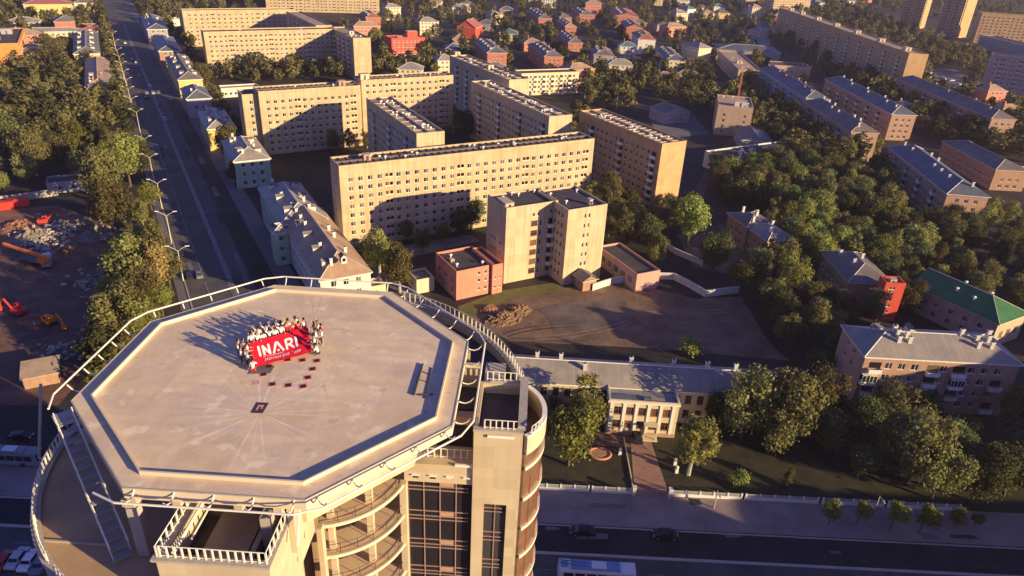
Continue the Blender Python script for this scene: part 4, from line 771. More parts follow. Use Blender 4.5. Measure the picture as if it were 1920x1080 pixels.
def on(pts, z): return [(p[0], p[1], z) for p in pts]

# core shaft and rear round body
mb = MB(); mb.prism(arc(-1.2, 2.4, 8.6, 0, 352, 44), 0, 50.3); mb.build('core', 'tower_brown', T)
mb = MB(); mb.prism(arc(0, 0, 19.6, 12, 188, 40) + [(-15, -1), (10, 0)], 0, 48.5); mb.build('rear_body', 'tower_render', T)
# right block with the roof terrace, turret beside it
BX0, BX1, BY0, BY1, BT = 17.0, 21.25, -3.4, 4.0, 53.4
mb = MB()
wall_side(mb, (BX0, BY0), (1, 0), BX1 - BX0, 50.9, [(1.05, 4, 2.1, 40.9, 'strip')], depth=.3)
for O, d, L in (((BX1, BY0), (0, 1), BY1 - BY0), ((BX1, BY1), (-1, 0), BX1 - BX0), ((BX0, BY1), (0, -1), BY1 - BY0)): wall_side(mb, O, d, L, 50.9, [])
mb.ring([(BX0 + .3, BY0 + .3), (BX1 - .3, BY0 + .3), (BX1 - .3, BY1 - .3), (BX0 + .3, BY1 - .3)], [(BX0, BY0), (BX1, BY0), (BX1, BY1), (BX0, BY1)], 50.9, BT - .2)
mb.build('stair_block', 'tower_render', T)
mb = MB(); mb.box(BX0 + .3, BY0 + .3, 50.6, BX1 - .3, BY1 - .3, 52.1); mb.build('terrace_floor', 'roof_felt', T)  # dark felt puts the terrace's deep shade into the floor colour
mb = MB(); mb.box(BX0 - .05, BY0 - .12, BT - .2, BX1 + .05, BY0 + .42, BT); mb.box(BX1 - .5, BY0 + .42, BT - .2, BX1 + .25, BY1 + .5, BT + .25); mb.box(BX0 + .9, BY1 - .1, BT - .5, BX1 - .5, BY1 + .3, BT - .1)
mb.build('parapet_beam', 'concrete', T)
mb = MB(); mb.box(BX0 + 1.2, BY0 - .2, BT - .72, BX0 + 3.5, BY0 - .1, BT - .45); mb.build('lamp_strip', 'white_trim', T)
rail_mb(on([(BX0 + .9, BY0 + .2), (BX1 - .55, BY0 + .2)], BT), .9, sp=.5).build('railing', 'white_metal', T)
rail_mb(on([(BX0 + .6, BY1 + .15), (BX1 - .6, BY1 + .15)], BT - .1), .95, sp=.55).build('railing', 'white_metal', T)
def strip_glass(W, H, floor, cols, warm):
    """a glazed strip with mullions, spandrel bands and transoms: pane, bars"""
    g = MB(); b = MB(); g.poly([(0, 0, 0), (W, 0, 0), (W, 0, H), (0, 0, H)], 0)
    for i in range(cols + 1): x = W * i / cols; b.box(max(0, x - .04), -.10, 0, min(W, x + .04), -.01, H)
    z = H; k = 0
    while z > 0:
        for dz in (0, .62, 1.05):
            if z - dz - .06 > 0: b.box(.0, -.09, z - dz - .07, W - .35, -.008, z - dz)
        if z - 1.05 > 0: g.poly([(.05, -.004, z - 1.05), (W - .05, -.004, z - 1.05), (W - .05, -.004, z - .62), (.05, -.004, z - .62)], 1)
        if warm and z - .62 > 0: g.poly([(W * .5 + .05, -.006, z - .62), (W * .75 - .05, -.006, z - .62), (W * .75 - .05, -.006, z - .06), (W * .5 + .05, -.006, z - .06)], 2)
        z -= floor
    return g, b
FL = 3.62
g, b = strip_glass(2.1, 40.9, FL, 2, False); o = g.build('glass_strip', ['glass_mid', 'black', 'curtain'], T, loc=(BX0 + 1.05, BY0 + .28, 4)); b.build('mullions', 'mullion', o)
# blank wall and glass curtain wall
GX0, GX1, GY = 10.8, 16.98, -3.12
mb = MB(); wall_side(mb, (GX0, GY), (1, 0), GX1 - GX0, 48.9, [(.25, 2, GX1 - GX0 - .25, 44.8, 'strip')] + [(.75 + i * 1.55, 47.2, .55, .5, 'v') for i in range(4)], depth=.25)
wall_side(mb, (GX1, GY + 4), (-1, 0), GX1 - GX0, 48.9, []); mb.poly([(GX0, GY, 48.9), (GX1, GY, 48.9), (GX1, GY + 4, 48.9), (GX0, GY + 4, 48.9)]); mb.poly([(GX0, GY + 4, 0), (GX0, GY, 0), (GX0, GY, 48.9), (GX0, GY + 4, 48.9)])
mb.build('facade_wall', 'tower_render', T)
for i in range(4):
    mb = MB(); mb.box(.02, .02, .02, .53, .24, .48, 0); mb.box(-.05, -.16, .38, .6, .0, .5, 1); mb.build('vent_opening', ['black' if i < 2 else 'cream_trim', 'white_trim'], T, loc=(GX0 + .75 + i * 1.55, GY, 47.2))
mb = MB(); mb.box(GX1 - 1.6, GY - .12, 48.9, GX1 - .05, GY + .1, 49.1); mb.build('lamp_strip', 'white_trim', T)
g, b = strip_glass(GX1 - GX0 - .25, 44.8, FL, 4, True); o = g.build('glass_wall', ['glass_dark', 'black', 'curtain'], T, loc=(GX0 + .25, GY + .22, 2)); b.build('mullions', 'mullion', o)
rail_mb(on([(GX0 + 2, GY + 1.0), (GX1 - .1, GY + 1.0)], 48.9), 1.0, sp=.6).build('railing', 'white_metal', T)
mb = MB(); mb.box(GX0 + .5, GY + 2.6, 48.92, GX1, GY + 3.4, 52.4, 0); mb.box(GX0 + 2.6, GY + 2.56, 49.0, GX1 - .3, GY + 2.6, 51.4, 1); mb.build('gallery_wall', ['tower_brown', 'glass_dark'], T)
# turret beside the right block: bowed brown glazing with cream bands at each floor
tcx, tcy, tr = BX1 - 3.2, .3, 5.05
tarc = [p for p in arc(tcx, tcy, tr, -47, 47, 18) if p[0] > BX1]
mb = MB(); mb.prism([(BX1, tarc[0][1])] + tarc + [(BX1, tarc[-1][1])], 0, 51.0); tu = mb.build('turret_glazing', 'glass_brown', T)
tarc2 = [p for p in arc(tcx, tcy, tr + .22, -47, 47, 18) if p[0] > BX1 - .2]; tin = [p for p in arc(tcx, tcy, tr - .05, -47, 47, 18)][-len(tarc2):]
tin = [(tcx + (p[0] - tcx) * (tr - .04) / (tr + .22), tcy + (p[1] - tcy) * (tr - .04) / (tr + .22)) for p in tarc2]
z = 49.6
while z > 1: mb = MB(); mb.arcwall(tin, tarc2, z - .38, z); mb.build('turret_band', 'cream_trim', tu); z -= FL
for p in tarc[2::4]:
    mb = MB(); mb.box(p[0] - .05, p[1] - .06, .5, p[0] + .09, p[1] + .06, 48); mb.build('mullions', 'window_brown', tu)
tin3 = [(tcx + (p[0] - tcx) * (tr - .2) / (tr + .22), tcy + (p[1] - tcy) * (tr - .2) / (tr + .22)) for p in tarc2]
mb = MB(); mb.arcwall(tin3, tarc2, 51.0, BT - .55); mb.build('turret_parapet', 'tower_render', T)
mb = MB(); mb.arcwall(tin3, tarc2, BT - .548, BT - .38); mb.build('parapet_coping', 'white_trim', T)
rail_mb(on(tarc2[1:6], BT - .38), .9, sp=.5).build('railing', 'white_metal', T)
# curved terrace behind, right of the deck
a0, a1 = 12, 70
mb = MB(); mb.prism(arc(0, 0, 21.5, 9, 76, 26) + arc(0, 0, 12.3, 76, 9, 12), 48.9, 51.0); mb.build('terrace_floor', 'roof_felt', T)  # dark felt here too, standing in for shade on the curved floor
mb = MB(); mb.arcwall(arc(0, 0, 21.4, 10, 74, 28), arc(0, 0, 21.75, 10, 74, 28), 0, 52.1); mb.build('terrace_wall', 'tower_render', T)
mb = MB(); mb.arcwall(arc(0, 0, 21.25, 10, 74, 28), arc(0, 0, 21.95, 10, 74, 28), 52.1, 52.32); mb.build('parapet_coping', 'concrete', T)
rail_mb(on(arc(0, 0, 21.7, 11, 73, 30), 52.32), 1.05, sp=.7, post=.06).build('railing', 'white_metal', T)
mb = MB(); mb.box(17.3, 5.2, 50.9, 19.1, 8.4, 52.2, 0); mb.box(17.2, 5.1, 52.2, 19.2, 8.5, 52.4, 1); mb.build('roof_hut', ['tower_render', 'concrete'], T)
mb = MB(); mb.box(13.5, 6, 49.4, 16.9, 6.6, 53.5, 0); mb.box(13.8, 9.6, 49.4, 15.4, 10.2, 52.6, 0); mb.box(14.6, 8.0, 49.4, 15.3, 8.6, 51.6, 1); mb.build('terrace_wall', ['tower_render', 'white_trim'], T)
# balconies between the blocks: four and more curved floors
bcx, bcy, br = 3.3, -1.47, 7.7
z = 46.85; k = 0
while z > 1:
    A_ = arc(bcx, bcy, br, -80, -13.5, 22); I_ = arc(bcx, bcy, 4.9, -13.5, -80, 16)
    mb = MB(); mb.prism(A_ + I_, z - .35, z); bal = mb.build('balcony', 'floor_tan', T)
    mb = MB(); mb.arcwall(arc(bcx, bcy, br - .02, -80, -13.5, 22), arc(bcx, bcy, br + .16, -80, -13.5, 22), z - .30, z + .03); mb.build('slab_edge', 'cream_trim', bal)
    if k < 8:
        rail_mb(on(arc(bcx, bcy, br - .12, -79, -15, 22), z + .03), 1.05, post=.025, sp=1.5, r=.03).build('railing', 'dark_metal', bal)
        mb = MB(); q = arc(bcx, bcy, 6.7, -42, -42, 1)[0]; mb.box(q[0] - .28, q[1] - .28, z + .02, q[0] + .28, q[1] + .28, z + FL - .45); mb.build('column', 'tower_render', bal); mb = MB(); q = arc(bcx, bcy, 6.9, -72, -72, 1)[0]; mb.box(q[0] - .25, q[1] - .25, z + .02, q[0] + .25, q[1] + .25, z + FL - .45); mb.build('column', 'tower_render', bal)
        mb = MB()
        for aa in (-70, -56, -34, -22): q = arc(bcx, bcy, 4.95, aa, aa, 1)[0]; M4 = Matrix.Translation((q[0], q[1], z + .03)) @ Matrix.Rotation(R(aa + 90), 4, 'Z'); mb.box(-.55, -.06, 0, .55, .04, 2.3, 0, M4)
        mb.build('balcony_door', 'glass_dark', bal)
    z -= FL; k += 1
mb = MB(); mb.arcwall(arc(bcx, bcy, 4.6, -95, -5, 20), arc(bcx, bcy, 4.88, -95, -5, 20), 0, 50.28); mb.build('balcony_back_wall', 'tower_brown', T)
mb = MB(); mb.box(GX0 - .35, GY - .6, 0, GX0 + .25, GY - .01, 46.9); mb.box(4.66, -9.6, 0, 5.1, -8.9, 47); mb.build('pier', 'tower_render', T)
# left block with its roof terrace
LX0, LX1, LY0, LY1, LT = -3.05, 4.65, -18.7, -11.8, 53.0
mb = MB()
wall_side(mb, (LX0, LY0), (1, 0), LX1 - LX0, 50.3, []); wall_side(mb, (LX1, LY0), (0, 1), 5.6, 50.3, [(4.6, 48.1, .25, .6, 'v'), (3.2, 46.6, .25, .6, 'v')], depth=.2); wall_side(mb, (LX1, LY0 + 5.6), (0, 1), 3.3, 50.3, [(.9, 48.6, .25, .6, 'v')], base=47.0); wall_side(mb, (LX0, LY1), (0, -1), LY1 - LY0, 50.3, [])
mb.ring([(LX0 + .3, LY0 + .3), (LX1 - .3, LY0 + .3), (LX1 - .3, LY1 - .3), (LX0 + .3, LY1 - .3)], [(LX0, LY0), (LX1, LY0), (LX1, LY1), (LX0, LY1)], 50.3, LT - .2)
mb.poly([(LX1, LY0 + 5.6, 0), (LX1 - 1.8, LY0 + 5.6, 0), (LX1 - 1.8, LY0 + 5.6, 47), (LX1, LY0 + 5.6, 47)]); mb.build('terrace_block', 'tower_render', T)
mb = MB(); mb.box(LX1 - 1.9, LY0 + 5.7, 0, LX1 - 1.7, LY1 + 3, 47); mb.build('recess_wall', 'tower_brown', T)
mb = MB(); mb.box(LX0 + .3, LY0 + .3, 49.9, LX1 - .3, LY1 - .3, 50.3); mb.build('terrace_floor', 'roof_felt', T)
mb = MB(); mb.box(LX0 - .3, LY0 - .15, LT - .2, LX1 + .1, LY0 + .5, LT); mb.box(LX1 - .4, LY0 + .5, LT - .2, LX1 + .1, LY1, LT); mb.box(LX0 - .3, LY0 + .5, LT - .2, LX0 + .45, LY1, LT); mb.build('parapet_beam', 'concrete', T)
rail_mb(on([(LX0 + .25, LY0 + .2), (LX1 - .3, LY0 + .2)], LT), 1.0, sp=.52).build('railing', 'white_metal', T)
rail_mb(on([(LX0 + .05, LY0 + .2), (LX0 + .05, LY1)], LT), 1.0, sp=.75).build('railing', 'white_metal', T)
rail_mb(on([(LX1 - .2, LY0 + .2), (LX1 - .2, LY1)], LT), 1.0, sp=.75).build('railing', 'white_metal', T)
mb = MB(); mb.tube([(LX0 + 1.0, LY0 + .5, LT + .1), (LX0 + 1.0, LY1 + .5, LT + .15)], .14, 8); mb.tube([(LX0 + 1.5, LY0 + 2, LT - .2), (LX0 + 1.5, LY1, LT - .1)], .08, 6); mb.build('pipe', 'white_metal', T)
mb = MB(); mb.box(LX0 + 1.8, LY0 + 1.4, 50.32, LX0 + 5.0, LY1 - .6, 51.2, 0); mb.box(LX0 + 5.2, LY0 + 1.4, 50.32, LX0 + 5.6, LY1 - .6, 51.3, 1); mb.box(LX1 - 1.9, LY0 + 3.6, 50.32, LX1 - 1.1, LY1 + .2, 53.6, 1); mb.build('skylight', ['roof_felt_tan', 'concrete'], T)
mb = MB()
for x in (-6.2, -3, 1.4, 4.2): mb = MB(); mb.box(x - .3, -15.2, 54.2, x + .3, -12.12, 55.04); mb.build('deck_beam', 'tower_render', T)
mb = MB(); mb.box(4.68, -14.8, 50, 5.1, -14.2, 54.9); mb.build('deck_post', 'tower_render', T)
mb = MB(); mb.tube([(5.6, -15.9, 52.0), (5.6, -14.6, 54.9)], .1, 6); mb.build('pipe', 'white_metal', T)
# lower round terrace, left front
LZ = 48.0
mb = MB(); mb.prism(arc(0, 0, 20.9, 168, 262, 34) + [(-3.0, -12.4)] + arc(0, 0, 11, 250, 172, 10), LZ - .5, LZ - .05); mb.build('terrace_floor', 'terrace_tan', T)
mb = MB(); mb.arcwall(arc(0, 0, 20.5, 168, 262, 34), arc(0, 0, 20.9, 168, 262, 34), 40, LZ + .1); mb.build('terrace_wall', 'concrete', T)
mb = MB(); mb.arcwall(arc(0, 0, 20.35, 168, 262, 34), arc(0, 0, 21.05, 168, 262, 34), LZ + .1, LZ + .25); mb.build('parapet_coping', 'concrete', T)
mb = MB(); mb.prism(arc(0, 0, 19.8, 160, 275, 34) + [(0, -8)], 0, LZ - .5); mb.build('front_body', 'tower_render', T)
rail_mb(on(arc(0, 0, 20.7, 186, 230, 20), LZ + .25), 1.05, sp=.62, post=.06).build('railing', 'white_metal', T)
rail_mb(on(arc(0, 0, 20.7, 234, 261, 14), LZ + .25), 1.05, sp=.62, post=.06).build('railing', 'white_metal', T)
mb = MB(); mb.box(-15.2, -13.6, LZ - .04, -10.2, -13.45, LZ + .12); mb.build('floor_joint', 'concrete', T)
# access stair along the lower-left edge of the deck, and its railings
n = Vector((math.cos(R(225)), math.sin(R(225)))); t = Vector((-n.y, n.x))
def edge(s, off): q = n * (15.6 + off) + t * s; return q
mb = MB()
p0, p1 = edge(-5.4, .1), edge(6.2, .1)
for i in range(16):
    f = i / 15; q = edge(-5.0 + 9.6 * f, .75); zz = ZP - .9 - 6.6 * f; M4 = Matrix.Translation((q.x, q.y, zz)) @ Matrix.Rotation(R(-45), 4, 'Z'); mb.box(-.32, -.55, 0, .32, .55, .05, 0, M4)
for off in (.15, 1.35):
    a_, b_ = edge(-5.2, off), edge(4.7, off); mb.tube([(a_.x, a_.y, ZP - 1.0), (b_.x, b_.y, ZP - 7.7)], .09, 5)
st = mb.build('access_stair', 'grey_metal', T)
for off in (.12, 1.4):
    a_, b_ = edge(-5.4, off), edge(4.6, off); P = [Vector((a_.x, a_.y, ZP - .9)).lerp(Vector((b_.x, b_.y, ZP - 7.4)), i / 10) for i in range(11)]
    rail_mb(P, 1.0, sp=1.0, post=.04).build('handrail', 'white_metal', st)
mb = MB(); a_ = edge(-6.1, .75); M4 = Matrix.Translation((a_.x, a_.y, ZP - .95)) @ Matrix.Rotation(R(-45), 4, 'Z'); mb.box(-.6, -.7, 0, .6, .7, .08, 0, M4); mb.build('stair_landing', 'grey_metal', st)
mb = MB(); q = loc(at(265, 1000, 50)); mb.box(q.x - .45, q.y - .35, LZ, q.x + .45, q.y + .35, 53.2, 0); mb.hull8([(q.x - .45, q.y - .6, 53.2), (q.x + .45, q.y - .6, 53.2), (q.x + 1.3, -12.2, 54.2), (q.x + .4, -12.2, 54.2), (q.x - .45, q.y - .6, 53.9), (q.x + .45, q.y - .6, 53.9), (q.x + 1.3, -12.2, 55.0), (q.x + .4, -12.2, 55.0)], 1); mb.build('strut', ['concrete', 'tower_render'], T)
mb = MB(); mb.box(-.25, -.25, 0, .25, .25, .9, 0); mb.box(-.12, -.12, .9, .12, .12, 1.25, 1); q = loc(at(298, 1003, 51)); mb.build('beacon_lamp', ['concrete', 'red_paint'], T, loc=(-3.9, -13.6, 52.0))
# steel gallery at the far left of the lower terrace
P = [(-20.6, -1.4, LZ + .8), (-21.8, .4, LZ + .8), (-19.4, 3.6, LZ + .8)]
rail_mb(P, 1.1, sp=.6).build('railing', 'grey_metal', T)
mb = MB(); mb.tube([(-22.4, -3.5, LZ - 1), (-23.2, .2, LZ + 4.5)], .14, 6); mb.tube([(-22.4, -3.5, LZ - 1), (-20.4, -4.2, LZ - .6)], .12, 6); mb.build('outrigger', 'concrete', T)

# ---------------------------------------------------------------- what lies on the pad
def on_pad(name, label, cat, mb, mats, P, rz=0., group=None):
    return tag(mb.build(name, mats, None, loc=P, rz=rz), label, cat, group)
pa = R(37)
spots = [(477, 703), (487, 686), (494, 675), (510, 720), (540, 722), (568, 724), (577, 707), (585, 691), (594, 677), (567, 675), (540, 673), (504, 686)]
for x, y in ((510.5, 720.5), (540.5, 722.5), (568.5, 724.5), (577, 708), (586, 692), (594, 676.5), (567, 675.5), (539, 674.5), (504, 687), (494, 702)):
    mb = MB(); mb.box(-.36, -.36, 0, .36, .36, .012, 0); mb.box(-.24, -.24, .013, .24, .24, .022, 1)
    P = at(x, y, ZP); on_pad('landing_marker', 'small dark red square with a pink rim lying on the pad before the banner', 'marker', mb, ['marker_pink', 'marker_red'], (P.x, P.y, ZP + .008), R(20), 'square markers set out on the pad')
P = at(480, 718, ZP); mb = MB(); mb.box(-.3, -.3, 0, .3, .3, .01); on_pad('landing_marker', 'faded pink square on the pad, leftmost of the markers', 'marker', mb, 'marker_pink', (P.x, P.y, ZP + .008), R(20), 'square markers set out on the pad')
c4 = [at(x, y, ZP) for x, y in ((471, 774.5), (492.5, 775), (504, 756), (482, 755))]; cc = sum(c4, Vector()) / 4
mb = MB(); mb.prism([(p.x - cc.x, p.y - cc.y) for p in c4], 0, .03, 0)
q = [(p - cc) * .5 for p in c4]
e1 = (q[1] - q[0]); e2 = (q[3] - q[0])
def patch(u0, v0, u1, v1): mb.prism([tuple((q[0] + e1 * u + e2 * v))[:2] for u, v in ((u0, v0), (u1, v0), (u1, v1), (u0, v1))], .034, .042, 1)
patch(0, 0, .3, 1); patch(.3, .68, 1, 1); patch(.72, .3, 1, .68)
on_pad('pad_plate', 'large dark square plate with a pink hooked mark at the middle of the pad', 'plate', mb, ['plate_dark', 'marker_pink'], (cc.x, cc.y, ZP + .008))
P0, P1 = at(793, 684, ZP), at(776, 742, ZP); P2, P3 = at(810, 690, ZP), at(797, 748, ZP); c = P0
mb = MB()
for a, b, r in ((P0, P1, .09), (P2, P3, .04), (P0.lerp(P1, .22), P2.lerp(P3, .25), .035), (P0.lerp(P1, .5), P2.lerp(P3, .5), .035), (at(786, 742, ZP), at(812, 740, ZP), .06)): mb.tube([a - c + Vector((0, 0, r)), b - c + Vector((0, 0, r))], r, 6)
on_pad('dark_bars', 'thin dark bars added as a ladder-like mark near the right edge of the pad', 'ladder', mb, 'dark_metal', (c.x, c.y, ZP + .01))  # dark bars added to draw a ladder-like mark on the pad
P = at(486, 690, ZP); mb = MB(); mb.prism([(-1.0, -.75), (.9, -.8), (1.1, .3), (.2, .8), (-.9, .6)], 0, .02); on_pad('dark_mat', 'grey mat lying beside the crouching person at the banner corner', 'mat', mb, 'concrete_dark', (P.x + .2, P.y - .1, ZP + .008), R(10))

# the banner: a red cloth held flat by the crowd
b4 = [at(466, 643, ZP + 1.0), at(577, 612, ZP + 1.15), at(585.5, 660, ZP + .45), at(479, 688, ZP + .35)]   # TL TR BR BL
def bp(u, v, dz=0.):
    p = b4[3].lerp(b4[2], u).lerp(b4[0].lerp(b4[1], u), v); return p + Vector((0, 0, dz - .14 * math.sin(math.pi * u) * math.sin(math.pi * v) + .02 * math.sin(u * 23 + v * 7)))
bc = sum(b4, Vector()) / 4
mb = MB(); nu, nv = 36, 24
for z, fl in ((0, 1), (-.012, 0)):
    k = len(mb.v)
    for j in range(nv + 1):
        for i in range(nu + 1): mb.v.append(tuple(bp(i / nu, j / nv, z) - bc))
    for j in range(nv):
        for i in range(nu):
            a = k + j * (nu + 1) + i; f = (a, a + 1, a + nu + 2, a + nu + 1); mb.f.append(f if fl else f[::-1]); mb.mi.append(0)
ban = mb.build('banner', 'cloth_red', None, loc=bc); tag(ban, 'big red banner with white lettering held out flat by a crowd on the helipad', 'banner')
for pl in ban.data.polygons: pl.use_smooth = True
def strokes(segs, r, u0, v0, su, sv, name):
    """round-ended flat pen strokes laid on the cloth, in letter units"""
    mb = MB(); e = 0
    for pts in segs:
        for (x0, y0), (x1, y1) in zip(pts, pts[1:]):
            d = Vector((x1 - x0, y1 - y0)); L = max(d.length, 1e-5); d /= L; nn = Vector((-d.y, d.x)); n = max(2, int(L / .15)); e += .0006
            for i in range(n):
                p, q = Vector((x0, y0)) + d * L * i / n, Vector((x0, y0)) + d * L * (i + 1) / n
                mb.poly([bp(u0 + su * k.x, v0 + sv * k.y, .012 + e) - bc for k in (p - nn * r, q - nn * r, q + nn * r, p + nn * r)])
            for c_ in ((x0, y0), (x1, y1)):
                e += .0003; mb.poly([bp(u0 + su * (c_[0] + r * math.cos(a * math.pi / 6)), v0 + sv * (c_[1] + r * math.sin(a * math.pi / 6)), .012 + e) - bc for a in range(12)])
    return mb.build(name, 'lettering_white', ban)
INARI = [[(.0, 0), (.0, 1)], [(.45, 0), (.45, 1)], [(.45, 1), (1.05, 0)], [(1.05, 0), (1.05, 1)], [(1.45, 0), (1.85, 1), (2.0, 1)], [(2.0, 1), (2.5, 0)], [(1.97, .12), (1.98, .13)],
         [(2.9, 0), (2.9, 1), (3.3, 1), (3.48, .92), (3.55, .74), (3.46, .55), (3.3, .46), (2.92, .46)], [(3.2, .46), (3.6, 0)], [(4.0, 0), (4.0, 1)]]
strokes(INARI, .125, .13, .40, .158, .34, 'lettering')
def text_on_cloth(s, u0, v0, h, wmax, italic=0.):
    fc = bpy.data.curves.new('lettering', 'FONT'); fc.body = s; fc.size = 1; tmp = bpy.data.objects.new('tmp', fc); C.objects.link(tmp)
    bpy.context.view_layer.update(); me = bpy.data.meshes.new_from_object(tmp.evaluated_get(bpy.context.evaluated_depsgraph_get())); bpy.data.objects.remove(tmp)
    xs = [v.co.x for v in me.vertices]; wd = max(xs) - min(xs)
    for v in me.vertices: x, y = v.co.x, v.co.y; v.co = bp(u0 + wmax * (x + italic * y) / wd, v0 + h * y, .014) - bc
    me.materials.append(M['lettering_white']); link('lettering', me, ban)
text_on_cloth('рекламная', .17, .295, .075, .34)
text_on_cloth('полиграфия', .17, .14, .17, .62, .25)

# ---------------------------------------------------------------- people
def skin_mesh(nodes, edges, root=0, levels=1):
    me = bpy.data.meshes.new('tmp'); me.from_pydata([n[0] for n in nodes], edges, []); o = bpy.data.objects.new('tmp', me); C.objects.link(o)
    o.modifiers.new('s', 'SKIN'); sd = o.modifiers.new('u', 'SUBSURF'); sd.levels = levels; sd.render_levels = levels
    for v, n in zip(me.skin_vertices[0].data, nodes): r = n[1]; v.radius = r if isinstance(r, tuple) else (r, r); v.use_root = False
    me.skin_vertices[0].data[root].use_root = True
    bpy.context.view_layer.update(); out = bpy.data.meshes.new_from_object(o.evaluated_get(bpy.context.evaluated_depsgraph_get())); bpy.data.objects.remove(o)
    for p in out.polygons: p.use_smooth = True
    return out
POSES = {   # joint positions, person faces +Y
    'hold': dict(hip=.93, knee=[(.10, .03, .50), (-.10, .0, .50)], foot=[(.11, 0, .07), (-.11, 0, .07)], hands=[(.26, .46, 1.06), (-.26, .46, 1.06)], elbow=[(.27, .14, 1.08), (-.27, .14, 1.08)], lean=.05),
    'wave': dict(hip=.93, knee=[(.10, .03, .50), (-.10, .0, .50)], foot=[(.12, 0, .07), (-.12, 0, .07)], hands=[(.42, .1, 1.98), (-.26, .46, 1.06)], elbow=[(.38, .02, 1.62), (-.27, .14, 1.08)], lean=.02),
    'cheer': dict(hip=.93, knee=[(.11, .03, .50), (-.11, .0, .50)], foot=[(.13, 0, .07), (-.13, 0, .07)], hands=[(.40, .08, 1.98), (-.40, .08, 1.98)], elbow=[(.37, .02, 1.63), (-.37, .02, 1.63)], lean=.0),
    'crouch': dict(hip=.36, knee=[(.16, .38, .50), (-.18, .36, .44)], foot=[(.14, .12, .07), (-.15, .06, .07)], hands=[(.25, .62, .50), (-.24, .62, .48)], elbow=[(.30, .36, .62), (-.30, .34, .6)], lean=.22),
}
_pp = {}
def person_meshes(pose):
    if pose in _pp: return _pp[pose]
    P = POSES[pose]; h = P['hip']; ln = P['lean']; sh = h + .50; shy = ln
    N = [((0, 0, h), (.13, .10)), ((0, ln * .5, h + .25), (.125, .095)), ((0, shy, sh), (.15, .10)), ((0, shy + .01, sh + .10), .055), ((0, shy + .03, sh + .17), .062), ((0, shy + .04, sh + .26), (.083, .098)), ((0, shy + .04, sh + .345), .062)]
    E = [(0, 1), (1, 2), (2, 3), (3, 4), (4, 5), (5, 6)]
    for s, i in ((1, 0), (-1, 1)):
        k = len(N); N += [((s * .19, shy, sh - .02), .06), (P['elbow'][i], .043), (P['hands'][i], .03)]; E += [(2, k), (k, k + 1), (k + 1, k + 2)]
        hd = Vector(P['hands'][i]) - Vector(P['elbow'][i]); hd.normalize(); sd = Vector((s, 0, 0)); w0 = Vector(P['hands'][i]); pm = w0 + hd * .08; kp = len(N)
        N.append((tuple(pm), (.036, .018))); E.append((k + 2, kp))
        for f in range(4):
            off = sd * (.027 - .018 * f); ln_ = (.072, .082, .076, .06)[f]; a = pm + off + hd * .02; b_ = a + hd * ln_ * .55 + Vector((0, 0, -.012)); c_ = b_ + hd * ln_ * .35 + Vector((0, 0, -.03)); kk = len(N)
            N += [(tuple(a), .0105), (tuple(b_), .0095), (tuple(c_), .0075)]; E += [(kp, kk), (kk, kk + 1), (kk + 1, kk + 2)]
        kk = len(N); N += [(tuple(w0 + hd * .03 - sd * .035), .012), (tuple(w0 + hd * .07 - sd * .055), .009)]; E += [(k + 2, kk), (kk, kk + 1)]
        k = len(N); N += [((s * .10, .0, h - .05), .085), (P['knee'][i], .06), (P['foot'][i], .042), ((P['foot'][i][0] * 1.08, P['foot'][i][1] + .17, .045), .036)]; E += [(0, k), (k, k + 1), (k + 1, k + 2), (k + 2, k + 3)]
    k = len(N); N += [((0, shy + .135, sh + .255), .014)]; E += [(5, k)]                        # nose
    for s in (1, -1): k = len(N); N += [((s * .088, shy + .03, sh + .25), .016)]; E += [(5, k)]      # ears
    body = skin_mesh(N, E, 0, 1); body.materials.append(M['skin'])
    S = [((0, 0, h - .04), (.155, .125)), ((0, ln * .5, h + .25), (.15, .12)), ((0, shy, sh), (.175, .125)), ((0, shy + .01, sh + .075), .075)]; SE = [(0, 1), (1, 2), (2, 3)]
    for s, i in ((1, 0), (-1, 1)): k = len(S); e = Vector(P['elbow'][i]); a = Vector((s * .19, shy, sh - .02)); S += [(tuple(a), .08), (tuple(a.lerp(e, .85)), .064)]; SE += [(2, k), (k, k + 1)]
    shirt = skin_mesh(S, SE, 0, 1)
    Tt = [((0, 0, h), (.155, .125))]; TE = []
    for s, i in ((1, 0), (-1, 1)): k = len(Tt); f = Vector(P['foot'][i]); Tt += [((s * .10, 0, h - .08), .105), (P['knee'][i], .08), (tuple(f + Vector((0, 0, .05))), .065)]; TE += [(0, k), (k, k + 1), (k + 1, k + 2)]
    tro = skin_mesh(Tt, TE, 0, 1)
    hair = skin_mesh([((0, shy + .015, sh + .22), .085), ((0, shy + .02, sh + .31), (.102, .112)), ((0, shy + .035, sh + .375), .07)], [(0, 1), (1, 2)], 1, 1)
    sc = 1.0; _pp[pose] = (body, shirt, tro, hair); return _pp[pose]
def coloured(me, m, key):
    def f(): c = me.copy(); c.materials.clear(); c.materials.append(M[m]); return c
    return shared(key + m + me.name, f)
def person(label, P, face, pose, shirt, tro, hair, scale=1.0):
    b, s, t, h = person_meshes(pose); o = thing('person', label, 'person', P, face, 'crowd holding the red banner'); o.scale = (scale,) * 3
    link('body', b, o); link('shirt', coloured(s, shirt, pose), o); link('trousers', coloured(t, tro, pose), o); link('hair', coloured(h, hair, pose), o)
def edge_people(a, b, n, outv, specs, off=.42):
    for i, sp in enumerate(specs):
        f = (i + .5) / n; p = a.lerp(b, f) + outv * (off + random.uniform(-.12, .28)); face = math.atan2(-outv.y, -outv.x) - math.pi / 2
        person(sp[0], (p.x, p.y, ZP + .012), face + random.uniform(-.25, .25), sp[1], sp[2], sp[3], sp[4], random.uniform(.90, 1.06))
TL, TRr, BRr, BL = [Vector((p.x, p.y, 0)) for p in b4]
